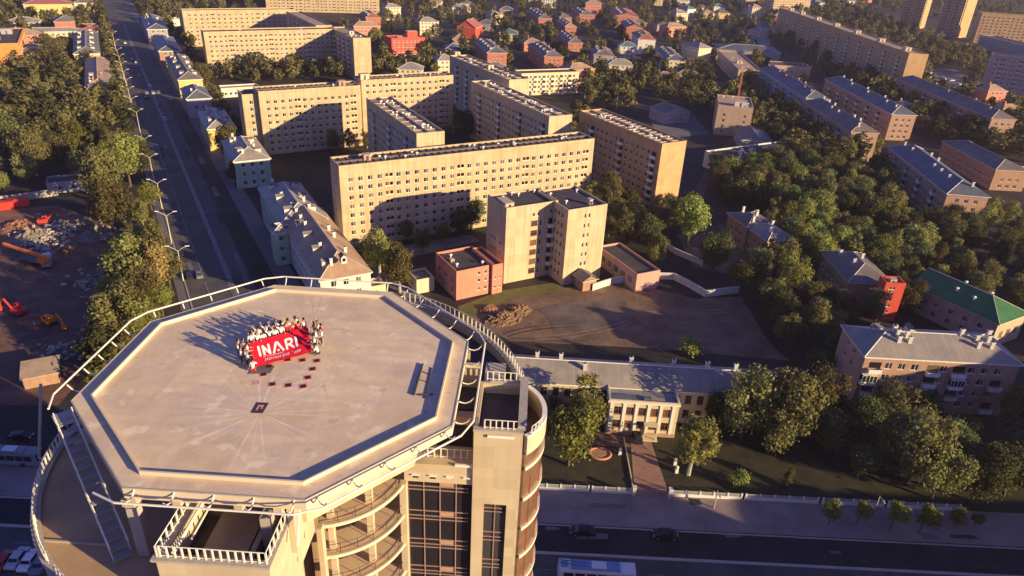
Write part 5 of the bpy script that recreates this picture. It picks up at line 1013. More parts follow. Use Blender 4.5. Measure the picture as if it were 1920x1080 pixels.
up = ((TL + TRr) / 2 - (BRr + BL) / 2).normalized(); rt = ((TRr + BRr) / 2 - (TL + BL) / 2).normalized()
W_, Rr, K_, D, G, F, Hd = 'cloth_white', 'cloth_red', 'cloth_black', 'trousers_dark', 'trousers_grey', 'hair_fair', 'hair_dark'
ordn = ('leftmost', 'second from the left', 'third from the left', 'fourth from the left', 'fifth from the left', 'sixth from the left', 'seventh from the left', 'eighth from the left', 'ninth from the left', 'rightmost')
back = [('hold', W_, D, Hd), ('wave', W_, D, F), ('hold', W_, D, Hd), ('cheer', W_, D, Hd), ('hold', W_, D, Hd), ('wave', W_, D, Hd), ('hold', Rr, D, F), ('wave', Rr, D, F), ('cheer', Rr, D, Hd), ('hold', W_, D, Hd)]
edge_people(TL, TRr, 10, up, [('%s-shirted person in the front line behind the banner, %s%s' % ('red' if q[1] == Rr else 'white', ordn[i], ', arm raised' if q[0] == 'wave' else ', arms raised' if q[0] == 'cheer' else ''), *q) for i, q in enumerate(back)])
ordl = ('farthest from the camera', 'second from the far end', 'third from the far end', 'fourth, nearest the crouching person')
edge_people(TL, BL, 4.6, -rt, [('white-shirted person at the left edge of the banner, %s' % ordl[i], p, W_, D, h_) for i, (p, h_) in enumerate((('wave', Hd), ('hold', Hd), ('wave', Hd), ('hold', F)))])
ordr = ('farthest from the camera', 'second from the far end', 'third from the far end', 'fourth, nearest the camera')
edge_people(TRr, BRr, 4.4, rt, [('%s-shirted person at the right edge of the banner, %s' % ('red' if s_ == Rr else 'white', ordr[i]), p, s_, tq, Hd) for i, (p, s_, tq) in enumerate((('hold', Rr, D), ('wave', W_, G), ('hold', W_, G), ('hold', W_, D)))])
edge_people(TL, TRr, 8, up, [('white-shirted person in the second line behind the banner, %s' % ordn[i] + (', arms up' if q == 'cheer' else ''), q, W_, D, Hd) for i, q in enumerate(('cheer', 'wave', 'cheer', 'wave', 'cheer', 'wave', 'cheer'))], off=1.0)
edge_people(TL, BL, 4.6, -rt, [('white-shirted person in the second line left of the banner, %s' % ordl[i][:22].split(',')[0], q, W_, D, Hd) for i, q in enumerate(('wave', 'cheer', 'wave'))], off=1.0)
edge_people(TRr, BRr, 4.4, rt, [('%s-shirted person in the second line right of the banner, %s' % (('white', 'red', 'white')[i], ('arms raised, far end', 'middle', 'near end')[i]), p, s_, G, Hd) for i, (p, s_) in enumerate((('cheer', W_), ('hold', Rr), ('hold', W_)))], off=1.0)
p = BL - rt * .25 - up * .15; person('person crouching in red trousers and white top at the near left corner of the banner', (p.x, p.y, ZP + .012), math.atan2(up.y + rt.y * .4, up.x + rt.x * .4) - math.pi / 2, 'crouch', W_, Rr, Hd)
p = BRr + rt * .55 - up * .1; person('person crouching in white top and dark trousers at the near right corner of the banner', (p.x, p.y, ZP + .012), math.atan2(-rt.y + up.y * .5, -rt.x + up.x * .5) - math.pi / 2, 'crouch', W_, D, Hd)

# ---------------------------------------------------------------- trees
def crown_arrays(shape, seed, n, leaf):
    rng = np.random.default_rng(seed); lob = []
    if shape == 'broad': c0, rad, K, r0, r1 = (0, 0, .55), (.25, .25, .31), 26, .055, .15
    elif shape == 'tall': c0, rad, K, r0, r1 = (0, 0, .54), (.13, .13, .37), 22, .045, .11
    elif shape == 'birch': c0, rad, K, r0, r1 = (0, 0, .52), (.15, .15, .36), 24, .045, .105
    elif shape == 'lime': c0, rad, K, r0, r1 = (0, 0, .64), (.19, .19, .18), 9, .13, .18
    else: c0, rad, K, r0, r1 = (0, 0, .45), (.32, .32, .25), 8, .17, .26
    rad = np.array(rad) * rng.uniform(.8, 1.22, 3); lean = rng.normal(size=2) * .05
    for i in range(K):
        d = rng.normal(size=3); d /= np.linalg.norm(d); q = rng.uniform(.35, 1.05) ** .5; c = np.array(c0) + d * np.array(rad) * q; c[:2] += lean * c[2]
        rr = rng.uniform(r0, r1)
        if shape in ('tall', 'birch'): rr *= 1.25 - .75 * max(0, (c[2] - .45)) / .5
        lob.append((c, rr))
    lc = np.array([l[0] for l in lob]); lr = np.array([l[1] for l in lob]); pr = lr ** 2 / (lr ** 2).sum()
    P = []; D = []
    while len(P) < n:
        k = rng.choice(K, p=pr); d = rng.normal(size=3); d[2] += .35; d /= np.linalg.norm(d); rr = lr[k] * (rng.uniform(.62, 1.12) if rng.random() < .76 else rng.uniform(1.05, 1.55))
        p = lc[k] + d * rr
        if p[2] < .14: continue
        dd = np.linalg.norm(lc - p, axis=1) / lr; dd[k] = 9
        if dd.min() < .62: continue
        P.append(p); D.append(d)
    P = np.array(P); D = np.array(D); nrm = D + rng.normal(size=D.shape) * .55; nrm /= np.linalg.norm(nrm, axis=1)[:, None]
    a = np.cross(nrm, rng.normal(size=D.shape)); a /= np.linalg.norm(a, axis=1)[:, None]; b = np.cross(nrm, a)
    s = leaf * rng.uniform(.55, 1.45, size=(n, 1)); asp = rng.uniform(.5, 1.0, size=(n, 1)); V_ = np.empty((n, 5, 3))
    jit = lambda: 1 + rng.uniform(-.35, .35, size=(n, 1))
    V_[:, 0] = P - a * s * jit(); V_[:, 1] = P - b * s * asp * jit() + a * s * .2; V_[:, 2] = P + a * s * jit(); V_[:, 3] = P + b * s * asp * jit() + a * s * .1; V_[:, 4] = P + nrm * s * .25
    F = np.array([[0, 1, 4], [1, 2, 4], [2, 3, 4], [3, 0, 4]])
    faces = (np.arange(n)[:, None, None] * 5 + F[None]).reshape(-1, 3)
    return V_.reshape(-1, 3), faces, lob
def fast_mesh(name, V_, F, m):
    me = bpy.data.meshes.new(name); me.vertices.add(len(V_)); me.vertices.foreach_set('co', V_.astype(np.float32).ravel())
    me.loops.add(F.size); me.loops.foreach_set('vertex_index', F.astype(np.int32).ravel()); me.polygons.add(len(F)); me.polygons.foreach_set('loop_start', np.arange(0, F.size, 3, dtype=np.int32))
    me.update(calc_edges=True); me.materials.append(M[m]); return me
def trunk_mesh(shape, lob, seed, m):
    r = random.Random(seed); mb = MB(); top = .42 if shape != 'lime' else .5; w = .022 if shape != 'lime' else .016
    mb.tube([(0, 0, -.01), (.004, .003, .12), (.01, -.004, .28), (.006, .004, top), (0, 0, top + .18)], [w * 1.25, w, w * .85, w * .65, w * .3], 7)
    for c, rr in lob[:7]: mb.tube([(0, 0, top - r.uniform(.02, .16)), tuple((c * .5 + np.array((0, 0, top * .5)))), tuple(c)], [w * .5, w * .36, w * .12], 5)
    return mb.mesh('trunk', [m])
TREES = {}
def tree_kind(name, shape, seed, leafm, bark, n, leaf, variants):
    for v in range(variants):
        Vt, F, lob = crown_arrays(shape, seed + v, n, leaf); TREES.setdefault(name, []).append((fast_mesh('crown', Vt, F, leafm), trunk_mesh(shape, lob, seed + v, bark)))
tree_kind('olive', 'broad', 10, 'leaf_olive', 'bark', 4600, .0185, 4); tree_kind('deep', 'broad', 20, 'leaf_deep', 'bark', 4600, .0185, 3); tree_kind('fresh', 'broad', 30, 'leaf_fresh', 'bark', 4600, .0185, 2)
tree_kind('poplar', 'tall', 40, 'leaf_olive', 'bark', 3600, .0165, 3); tree_kind('birch', 'birch', 50, 'leaf_birch', 'bark_pale', 3600, .0155, 3); tree_kind('autumn', 'birch', 60, 'leaf_autumn', 'bark', 3200, .0165, 1)
tree_kind('lime', 'lime', 70, 'leaf_fresh', 'bark', 1500, .03, 2); tree_kind('shrub', 'shrub', 80, 'leaf_fresh', 'bark', 700, .05, 2)
NT = [0]
rt_ = random.Random(11)
def tree(P, H, kind, label, group=None, wide=1.0):
    c, t = rt_.choice(TREES[kind]); nm = {'olive': 'broad_tree', 'deep': 'broad_tree', 'fresh': 'broad_tree', 'poplar': 'poplar_tree', 'birch': 'birch_tree', 'autumn': 'birch_tree', 'lime': 'lime_tree', 'shrub': 'shrub'}[kind]
    o = thing(nm, label, 'shrub' if kind == 'shrub' else 'tree', (P[0], P[1], 0), rt_.uniform(0, 6.28), group); o.scale = (H * wide, H * wide, H)
    link('crown', c, o); link('trunk', t, o); NT[0] += 1; PLACED.append((P[0], P[1]))
PLACED = []
def base_h(x, yb, yt):
    """ground point and height of a tree whose foot and top show at these rows"""
    P = at(x, yb, 0); lo, hi = .5, 40
    for _ in range(30):
        m = (lo + hi) / 2
        if px((P.x, P.y, m))[1] > yt: lo = m
        else: hi = m
    return P, lo
SOLO = [(712, 520, 405, 'birch', 'taller of two pale birches between the cream block and the red annex', 1.0), (750, 548, 440, 'birch', 'nearer of two pale birches left of the red annex', 1.0), (690, 500, 440, 'shrub', 'low bushy tree at the foot of the taller birch', .8),
 (1065, 872, 742, 'fresh', 'light green broad tree right of the tower beside the lawn', .95), (1106, 812, 692, 'birch', 'yellow-tipped birch in front of the school left of its wing', 1.0), (1035, 800, 745, 'olive', 'olive tree hard against the tower turret', 1.0),
 (1388, 822, 676, 'olive', 'biggest broad tree in front of the right half of the school', .8), (1290, 890, 752, 'birch', 'slim yellowish birch right of the school path', 1.0), (1465, 838, 690, 'olive', 'broad tree at the right end of the school', .9), (1527, 800, 684, 'olive', 'round tree left of the balconied house corner', .95), (1340, 812, 728, 'deep', 'darker tree behind the slim birch by the school path', .85), (1440, 845, 738, 'olive', 'tree between the biggest one and the school end', .9),
 (1298, 664, 628, 'shrub', 'solitary bright bush at the edge of the dirt lot behind the school roof', 1.3), (1288, 462, 358, 'fresh', 'bright round-headed tree in front of the orange-ended slab', .9), (1140, 400, 318, 'olive', 'tall tree at the right end of the long cream block', .85), (1110, 400, 330, 'birch', 'slim tree behind the dormitory right wing', 1.0), (1215, 478, 395, 'deep', 'dark tree left of the bright round-headed one', 1.0), (1175, 440, 372, 'olive', 'tree behind the dormitory wall corner', 1.0), (1165, 475, 405, 'olive', 'tree over the roof of the pink store', .9), (1230, 500, 440, 'olive', 'low tree above the pink store', 1.0),
 (858, 445, 385, 'deep', 'dark tree in the shade left of the dormitory', 1.0), (885, 430, 370, 'deep', 'dark tree touching the dormitory left wall', 1.0), (1020, 350, 318, 'autumn', 'greyish bare-looking tree against the lit long cream block', 1.0), (430, 300, 226, 'olive', 'round tree beside the pale yellow street house', .9), (442, 350, 290, 'autumn', 'brownish tree in front of the second teal street house', 1.0), (383, 165, 112, 'olive', 'tree behind the orange-ended street house', .9), (590, 275, 235, 'deep', 'dark tree before the second slab front', 1.0), (560, 268, 230, 'deep', 'dark rounded tree at the left foot of the second slab', 1.0), (845, 245, 190, 'birch', 'pale tree at the right end of the second slab', 1.0), (870, 262, 205, 'deep', 'dark tree between the end-on slabs', 1.1),
 (300, 560, 430, 'autumn', 'tall tawny narrow tree beside the avenue kerb', .9), (262, 560, 420, 'poplar', 'tall green poplar beside the avenue left of the tawny tree', 1.15), (270, 620, 480, 'poplar', 'poplar just above the helipad edge on the left', 1.2), (235, 650, 530, 'olive', 'green tree left of the poplar above the helipad edge', 1.0), (300, 500, 400, 'poplar', 'slim tree beside the third street lamp', 1.0), (285, 395, 335, 'fresh', 'round tree between two avenue lamps', 1.0),
 (200, 385, 270, 'olive', 'big broad tree in the belt beside the avenue above the yard', 1.0), (245, 350, 245, 'fresh', 'yellow-green tall tree at the avenue kerb', .9), (215, 440, 330, 'olive', 'broad tree at the corner of the building yard', 1.0), (185, 690, 610, 'deep', 'dim tree left of the helipad safety pipe', 1.0), (200, 720, 640, 'shrub', 'ragged bush under the helipad safety pipe', 1.0), (70, 330, 225, 'olive', 'brownish broad tree above the field on the left', .9), (25, 300, 200, 'deep', 'dark broad tree at the left edge above the red containers', 1.0), (8, 370, 318, 'fresh', 'yellow-green tree at the left edge beside the containers', 1.0), (50, 345, 290, 'olive', 'low tree left of the dark shed', 1.0),
 (1700, 905, 762, 'olive', 'large tree in front of the balconied house', .9), (1745, 935, 830, 'olive', 'large tree in the bottom right grove nearest the street limes', 1.0), (1820, 940, 835, 'deep', 'dim tree at the right of the bottom right grove', 1.0), (1880, 930, 830, 'deep', 'dim tree at the right edge above the watery dark lawn', 1.0), (1660, 880, 770, 'olive', 'tree at the left of the bottom right grove', .9), (1770, 880, 790, 'deep', 'dim tree behind the bottom right grove', 1.0), (1520, 640, 560, 'olive', 'bushy tree left of the red stair tower', 1.0), (1585, 615, 550, 'olive', 'tree at the foot of the red stair tower', 1.0), (1480, 560, 470, 'fresh', 'bright tree at the lower end of the big grove', 1.0),
 (100, 120, 60, 'olive', 'tree between the orange hall and the yellow-fronted house', 1.0), (945, 118, 85, 'olive', 'tree right of the blue-dormered brick house', 1.0), (705, 80, 48, 'fresh', 'round tree beside the forward wing of the upper left slab', 1.2)]
for x, yb, yt, kind, lab, wd in SOLO:
    P, H = base_h(x, yb, yt); tree(P, min(H, 24), kind, lab, None, wd)
for i, (x, yb, yt) in enumerate(((1552, 985, 940), (1606, 982, 942), (1668, 992, 944), (1722, 1000, 948), (1788, 992, 955), (1826, 988, 960))):
    P, H = base_h(x, yb, yt); tree(P, H, 'lime', 'small round street lime, %s from the left in the row at the lower right' % ('first', 'second', 'third', 'fourth', 'fifth', 'sixth')[i], 'row of small limes by the street', 1.0)
def grove(label, group, poly, sp, hr, kinds, seed, cap=999):
    """trees scattered over a stretch of ground outlined in the photo"""
    r = random.Random(seed); W = [tuple(at(*p, 0)[:2]) for p in poly]; xs = [p[0] for p in W]; ys = [p[1] for p in W]; out = []
    area = (max(xs) - min(xs)) * (max(ys) - min(ys)); tries = int(area / (sp * sp) * 9)
    for _ in range(min(tries, 40000)):
        p = (r.uniform(min(xs), max(xs)), r.uniform(min(ys), max(ys)))
        if not inside(p, W) or any(inside(p, f) for f in FOOT): continue
        if any((p[0] - q[0]) ** 2 + (p[1] - q[1]) ** 2 < (sp * r.uniform(.75, 1.1)) ** 2 for q in GP): continue
        GP.append(p); out.append((p, r.uniform(*hr), r.choice(kinds), label, group))
        if len(out) >= cap: break
    ALLT.extend(out)
GP = list(PLACED); ALLT = []
mixd = ['olive', 'olive', 'deep', 'fresh', 'poplar']; mix = ['olive', 'olive', 'deep', 'birch']
grove('broad green tree in the dense grove right of the orange-ended slab', 'grove right of the orange-ended slab', [(1310, 330), (1420, 300), (1540, 290), (1640, 330), (1680, 420), (1660, 520), (1560, 540), (1500, 500), (1440, 540), (1400, 560), (1330, 530), (1280, 470), (1330, 440), (1440, 480), (1440, 400), (1340, 380)], 6.4, (9, 15), mixd, 1)
grove('dark tree in the shaded grove between the brick-ended house and the green-roofed hall', 'grove above the green-roofed hall', [(1660, 430), (1780, 430), (1800, 520), (1900, 560), (1900, 600), (1760, 560), (1700, 600), (1620, 560), (1600, 500)], 6.4, (9, 14), mix, 2)
grove('bushy tree in the thicket left of the balconied house', 'thicket left of the balconied house', [(1440, 570), (1560, 580), (1660, 600), (1640, 620), (1580, 640), (1560, 760), (1490, 690), (1440, 630)], 6.5, (7, 12), mix, 3)
grove('tree in the dim garden between the school and the balconied house', 'garden of the balconied house', [(1500, 760), (1590, 790), (1900, 800), (1960, 900), (1900, 960), (1640, 920), (1560, 880)], 7.5, (8, 13), ['olive', 'deep', 'olive'], 4)
grove('low young tree on the dim school lawn', 'young trees on the school lawn', [(1290, 895), (1560, 910), (1600, 935), (1290, 920)], 8, (2.5, 5), ['birch', 'shrub'], 5, 12)
grove('tree in the belt of trees left of the avenue', 'tree belt left of the avenue', [(40, 140), (130, 165), (150, 170), (205, 165), (228, 180), (262, 270), (272, 330), (200, 360), (140, 330), (60, 320), (-10, 340), (-10, 180)], 8.6, (8, 16), mixd, 6)
grove('tree in the row along the upper avenue kerb', 'row along the upper avenue kerb', [(178, 0), (196, 2), (214, 75), (236, 162), (258, 240), (246, 240), (215, 160)], 6.5, (7, 12), ['fresh', 'olive', 'poplar'], 7)
grove('tree in the narrow belt between the yard and the avenue', 'belt between the yard and the avenue', [(222, 420), (290, 400), (322, 520), (320, 600), (240, 690), (200, 690), (215, 560)], 6, (8, 14), ['poplar', 'olive', 'birch', 'fresh'], 8)
grove('tree in the courtyard between the slabs', 'courtyard trees between the slabs', [(490, 270), (620, 250), (700, 280), (830, 275), (1060, 255), (1100, 250), (1080, 215), (1040, 255), (860, 270), (840, 230), (850, 260), (620, 290), (500, 300)], 8, (7, 14), ['deep', 'olive', 'birch'], 9)
grove('tree in the shaded yard in front of the long cream block', 'yard trees of the long cream block', [(660, 450), (860, 430), (905, 420), (900, 380), (880, 450), (780, 480), (690, 500)], 8, (5, 9), ['deep', 'olive'], 10, 14)
grove('tree in the row between the upper left slab and the second slab', 'row before the upper left slab', [(395, 130), (480, 128), (690, 128), (850, 125), (850, 140), (680, 146), (480, 158), (430, 152), (400, 150)], 7.5, (8, 15), mix, 11)
grove('tree round the pink store and the slope right of the dormitory', 'slope right of the dormitory', [(1140, 400), (1230, 375), (1300, 400), (1300, 470), (1260, 460), (1220, 470), (1140, 450)], 7, (7, 11), mixd, 12, 22)
grove('tree beside the long street houses', 'trees by the street houses', [(350, 100), (375, 110), (400, 170), (440, 240), (470, 260), (430, 265), (380, 190)], 7, (6, 10), ['olive', 'fresh'], 13)
grove('tree between the long blue-roofed houses on the right', 'trees between the long houses', [(1400, 165), (1500, 190), (1600, 280), (1640, 300), (1620, 320), (1330, 250), (1330, 215)], 7, (9, 15), mixd, 14)
grove('tree behind the long brick houses on the right', 'trees behind the long brick houses', [(1540, 150), (1600, 160), (1690, 240), (1760, 270), (1900, 300), (1960, 330), (1960, 250), (1900, 235), (1720, 210), (1640, 150)], 7.5, (9, 15), mixd, 15)
grove('tree below the house with the orange brick end', 'trees below the orange brick end', [(1700, 430), (1790, 425), (1960, 420), (1960, 560), (1860, 520), (1780, 460)], 8, (8, 13), ['deep', 'olive'], 16)
grove('tree round the small houses in the middle distance', 'trees of the middle distance', [(1090, 200), (1100, 160), (960, 175), (1090, 140), (1240, 130), (1330, 140), (1340, 215), (1290, 210), (1200, 170), (1180, 210)], 9, (8, 13), mix, 17)
solo_n = NT[0]; ALLT.sort(key=lambda t: t[0][0] ** 2 + t[0][1] ** 2)
room = max(0, 296 - solo_n)
for p, H, k, lab, g in ALLT[:room]: tree(p, H, k, lab, g, rt_.uniform(.9, 1.15))
rest = ALLT[room:]
# beyond: the wooded suburb, one mass of stuff
ALLT = []
FAR = [[(640, 118), (640, 60), (720, 30), (720, -30), (1480, -30), (1490, 60), (1560, 120), (1560, 150), (1420, 170), (1330, 150), (1090, 150), (960, 160), (870, 110), (800, 125)], [(190, -20), (340, -20), (340, 90), (390, 120), (330, 60), (300, 90), (262, 70), (240, 30)],
       [(-30, 60), (60, 60), (160, 50), (190, 110), (150, 160), (60, 170), (-30, 180)], [(1480, 40), (1700, 160), (1900, 250), (1980, 230), (1900, 180), (1830, 110), (1700, 60), (1560, -10), (1480, -20)], [(1600, 120), (1760, 170), (1850, 230), (1690, 230), (1580, 150)], [(-30, -10), (190, -10), (190, 60), (-30, 60)], [(330, -20), (720, -20), (720, 20), (520, 20), (340, 30)], [(1490, -25), (1980, -30), (1980, 60), (1700, 30)]]
for i, poly in enumerate(FAR): grove('', '', poly, 11.2, (7, 14), ['olive'], 40 + i)
far = rest + ALLT
lows2 = [crown_arrays(s, 95 + i, 520, .044) for i, s in enumerate(('broad', 'broad', 'broad', 'tall', 'broad'))]
lows = [crown_arrays(s, 90 + i, 240, .062) for i, s in enumerate(('broad', 'broad', 'broad', 'tall', 'broad'))]
def mass(name, items, m, label):
    Vs = []; Fs = []; k = 0; r = np.random.default_rng(3)
    for p, H, kd, *_ in items:
        Vt, F, _l = (lows2 if p[0] ** 2 + p[1] ** 2 < 380 ** 2 else lows)[int(r.integers(len(lows)))]; a = r.uniform(0, 6.28); c, s = math.cos(a), math.sin(a); sx = H * r.uniform(.95, 1.3)
        q = np.stack([(Vt[:, 0] * c - Vt[:, 1] * s) * sx + p[0], (Vt[:, 0] * s + Vt[:, 1] * c) * sx + p[1], Vt[:, 2] * H], 1); Vs.append(q); Fs.append(F + k); k += len(Vt)
    if Vs:
        o = link(name, fast_mesh(name, np.concatenate(Vs), np.concatenate(Fs), m), kind='stuff'); o['label'] = label; o['category'] = 'trees'
far_a = [t for i, t in enumerate(far) if i % 3]; far_b = [t for i, t in enumerate(far) if i % 3 == 0]
mass('distant_trees', far_a, 'leaf_olive', 'wooded suburb of many olive trees in the far distance'); mass('distant_dark_trees', far_b, 'leaf_deep', 'darker trees scattered through the wooded suburb in the far distance')
print('TREES', NT[0], 'solo', solo_n, 'far', len(far))

# ---------------------------------------------------------------- street furniture
def lamp(P, rz, label, H=10.5, group='double-armed lamps along the avenue'):
    o = thing('street_lamp', label, 'street lamp', (P[0], P[1], 0), rz, group)
    def pole(): mb = MB(); mb.tube([(0, 0, 0), (0, 0, H * .5), (0, 0, H * .88)], [.16, .12, .09], 7); return mb.mesh('pole', ['cream_trim'])
    def arm():
        mb = MB(); mb.tube([(0, 0, H * .86), (.9, 0, H * .93), (2.3, 0, H)], .075, 6); return mb.mesh('arm', ['cream_trim'])
    def head(): mb = MB(); mb.hull8([(2.1, -.2, H - .04), (3.2, -.15, H + .06), (3.2, .15, H + .06), (2.1, .2, H - .04), (2.1, -.2, H + .18), (3.2, -.1, H + .22), (3.2, .1, H + .22), (2.1, .2, H + .18)]); return mb.mesh('lamp_head', ['lamp_head'])
    link('pole', shared(('pole', H), pole), o)
    for a in (0, math.pi): link('arm', shared(('arm', H), arm), o, (0, 0, 0), a); link('lamp_head', shared(('head', H), head), o, (0, 0, 0), a)
LP = [(344, 527), (322, 457), (304, 392), (289, 340), (278, 303), (263, 248), (253, 222), (247, 202), (243, 183), (238, 166), (233, 150), (229, 135), (225, 122), (220, 105), (216, 88)]
for i, (x, y) in enumerate(LP):
    P = at(x, y, 0)
    lamp(P, R(8), ('double-armed white street lamp beside the avenue, %s to the helipad' % ('nearest', 'second nearest', 'third nearest', 'fourth nearest', 'fifth nearest')[i]) if i < 5 else 'small double-armed white street lamp far up the avenue kerb')
def post(x, yb, yt, label):
    P, H = base_h(x, yb, yt); mb = MB(); mb.tube([(0, 0, 0), (0, 0, H)], [.15, .09], 7); mb.tube([(0, 0, H - .1), (0, -1.2, H + .1)], .05, 5); mb.box(-.12, -1.9, H + .03, .12, -1.15, H + .16); o = mb.build('lamp_post', 'concrete', None, loc=(P.x, P.y, 0)); tag(o, label, 'lamp post')
post(1630, 983, 930, 'leaning grey lamp post among the small street limes'); post(1338, 953, 920, 'dark short lamp post by the school fence right of the path')
post(1155, 207, 183, 'white lamp post behind the ribbed-roof slab')
# antenna mast
P = at(1381, 200, 15); P0 = at(1381, 197, 15)
mb = MB()
for s in ((-.5, -.5), (.5, -.5), (0, .6)): mb.tube([(s[0], s[1], 0), (s[0] * .3, s[1] * .3, 22)], .09, 5)
for i in range(22): f = 1 - i / 31; mb.tube([(-.5 * f, -.5 * f, i), (.5 * f, -.5 * f, i + .5), (0, .6 * f, i + 1), (-.5 * f, -.5 * f, i + 1)], .05, 4)
tag(mb.build('antenna_mast', 'plaster_salmon', None, loc=(P0.x, P0.y, 14.5)), 'tall thin lattice mast on the square salmon building', 'antenna mast')
P0 = at(1533, 112, 9); mb = MB(); mb.tube([(0, 0, 0), (0, 0, 9), (0, 0, 14)], [.6, .5, .4], 8); tag(mb.build('chimney_stack', 'concrete', None, loc=(P0.x, P0.y, 0)), 'thin grey chimney stack behind the dish-topped office', 'chimney')
# school fence: low white base wall and railing, in stretches
def fence(x0, x1, y, label, lit):
    mb = MB(); mb.box(x0, y - .12, .1, x1, y + .12, .75); o = mb.build('fence', 'white_trim', None); tag(o, label, 'fence', 'school fence along the street')
    n = max(1, int((x1 - x0) / 2.4))
    for i in range(n + 1):
        q = MB(); x = x0 + .15 + (x1 - x0 - .3) * i / n; q.box(x - .13, y - .13, .75, x + .13, y + .13, 1.55); q.build('fence_post', 'white_trim', o)
    q = MB()
    for z in (1.0, 1.2, 1.4): q.box(x0 + .1, y - .03, z, x1 - .1, y + .03, z + .05)
    q.build('fence_rail', 'white_metal', o)
for i, (a, b) in enumerate(((5.5, 16), (16.4, 23.8), (31.0, 44), (44.5, 58), (58.6, 70), (70.6, 84))): fence(a, b, 98.35, 'low white fence with railings along the street, %s stretch from the tower' % ('first', 'second', 'third', 'fourth', 'fifth', 'sixth')[i], 0)
for x, lab in ((24.1, 'left gate post of the school path'), (31.0 - .3, 'right gate post of the school path')): mb = MB(); mb.box(-.3, -.3, 0, .3, .3, 2.0); mb.box(-.38, -.38, 2.0, .38, .38, 2.15); tag(mb.build('gate_post', 'plaster_white', None, loc=(x, 98.0, .1)), lab, 'gate post')
mb = MB(); mb.box(-.1, -8, 0, .1, 8, .35); tag(mb.build('path_edging', 'cream_trim', None, loc=(24.25, 106.4, .02)), 'cream kerbstone along the left edge of the school path', 'kerb')
mb = MB(); mb.tube([(2.1 * math.cos(i * .314), 1.7 * math.sin(i * .314), .2) for i in range(20)], .22, 6, closed=True); mb.prism([(2 * math.cos(i * .314), 1.6 * math.sin(i * .314)) for i in range(20)], 0, .22, 1); P = at(1125, 852, 0); tag(mb.build('flower_bed', ['plaster_salmon', 'sand'], None, loc=(P.x, P.y, .02)), 'round sandy flower bed on the school lawn', 'flower bed')
for x, y, lab in ((1162, 852, 'left one of the small white urns on the lawn'), (1265, 872, 'upper white urn right of the school path'), (1268, 886, 'lower white urn right of the school path'), (1293, 866, 'white bust on a pedestal right of the school path')):
    P = at(x, y, 0); mb = MB(); mb.box(-.3, -.3, 0, .3, .3, .9); mb.tube([(0, 0, .9), (0, 0, 1.1), (0, 0, 1.4), (0, 0, 1.6)], [.15, .3, .34, .2], 9); tag(mb.build('urn', 'white_trim', None, loc=(P.x, P.y, 0)), lab, 'urn')

# ---------------------------------------------------------------- vehicles
def car_parts():
    b = MB(); prof = [(-2.1, .35), (-2.15, .75), (-1.9, .92), (-1.2, .98), (-.75, 1.42), (.75, 1.45), (1.3, 1.0), (2.0, .88), (2.15, .6), (2.1, .35)]
    def sect(y, k): return [(x, y, z if z < .8 else z) for x, z in prof]
    n = len(prof); k = 0
    b.v = [(x, -.84 + (.16 if z > 1.1 else 0), z) for x, z in prof] + [(x, .84 - (.16 if z > 1.1 else 0), z) for x, z in prof]
    for i in range(n): j = (i + 1) % n; b.f.append((i, j, n + j, n + i)); b.mi.append(0)
    b.f.append(tuple(range(n - 1, -1, -1))); b.mi.append(0); b.f.append(tuple(range(n, 2 * n))); b.mi.append(0)
    g = MB()
    for s in (-1, 1): g.poly([(-1.05, s * .83, 1.0), (1.1, s * .83, 1.0), (.7, s * .70, 1.38), (-.7, s * .70, 1.38)])
    g.poly([(.82, -.62, 1.42), (1.27, -.72, 1.04), (1.27, .72, 1.04), (.82, .62, 1.42)]); g.poly([(-.82, -.62, 1.40), (-.82, .62, 1.40), (-1.18, .72, 1.02), (-1.18, -.72, 1.02)])
    wh = MB(); wh.tube([(0, -.1, 0), (0, .1, 0)], .32, 12, 0); wh.tube([(0, -.115, 0), (0, .115, 0)], .17, 8, 1)
    hl = MB(); hl.box(-.04, -.2, -.07, .04, .2, .07)
    return b, g, wh, hl
_cb, _cg, _cw, _ch = car_parts()
gm = None
def car(P, rz, m, label, z=.05, group=None, s=1.0):
    o = thing('parked_car', label, 'car', (P[0], P[1], z), rz, group); o.scale = (s,) * 3
    def bm(): return _cb.mesh('body', [m])
    link('body', shared(('car', m), bm), o)
    gl = shared('carglass', lambda: MBoff(_cg).mesh('car_windows', ['glass_dark'])); link('car_windows', gl, o)
    for x in (-1.35, 1.38):
        for y in (-.78, .78): link('wheel', shared('wheel', lambda: _cw.mesh('wheel', ['tyre', 'grey_metal'])), o, (x, y, .32))
    for y in (-.55, .55): link('headlight', shared('hl', lambda: _ch.mesh('headlight', ['lamp_head'])), o, (2.12, y, .68))
def MBoff(g):
    q = MB(); q.f = list(g.f); q.mi = list(g.mi)
    for x, y, z in g.v: q.v.append((x * 1.006 + (.012 if x > 0 else -.012), y * 1.02, z + .012))
    return q
def carpx(x, y, rz, m, label, group=None, z=.05): P = at(x, y, 0); car(P, R(rz), m, label, z, group)
carpx(35, 1052, 92, 'car_silver', 'silver car parked at the bottom left between the red and the white one', 'cars parked at the bottom left'); carpx(58, 1056, 92, 'car_white', 'white car parked at the bottom left, nearest to the round terrace', 'cars parked at the bottom left'); carpx(80, 1062, 92, 'car_grey', 'dark grey car half hidden by the round terrace at the bottom left', 'cars parked at the bottom left')
carpx(8, 1058, 92, 'car_red', 'dim red car at the left edge of the bottom row', 'cars parked at the bottom left'); carpx(40, 822, 2, 'car_black', 'black car with lit lamps on the dark street at the left', None)
carpx(1247, 1007, 181, 'car_black', 'black car driving on the dark street lane right of the tower'); carpx(1092, 1001, 181, 'car_black', 'black car nearer the tower on the dark street lane'); carpx(1194, 824, 92, 'car_black', 'black car parked on the school path')
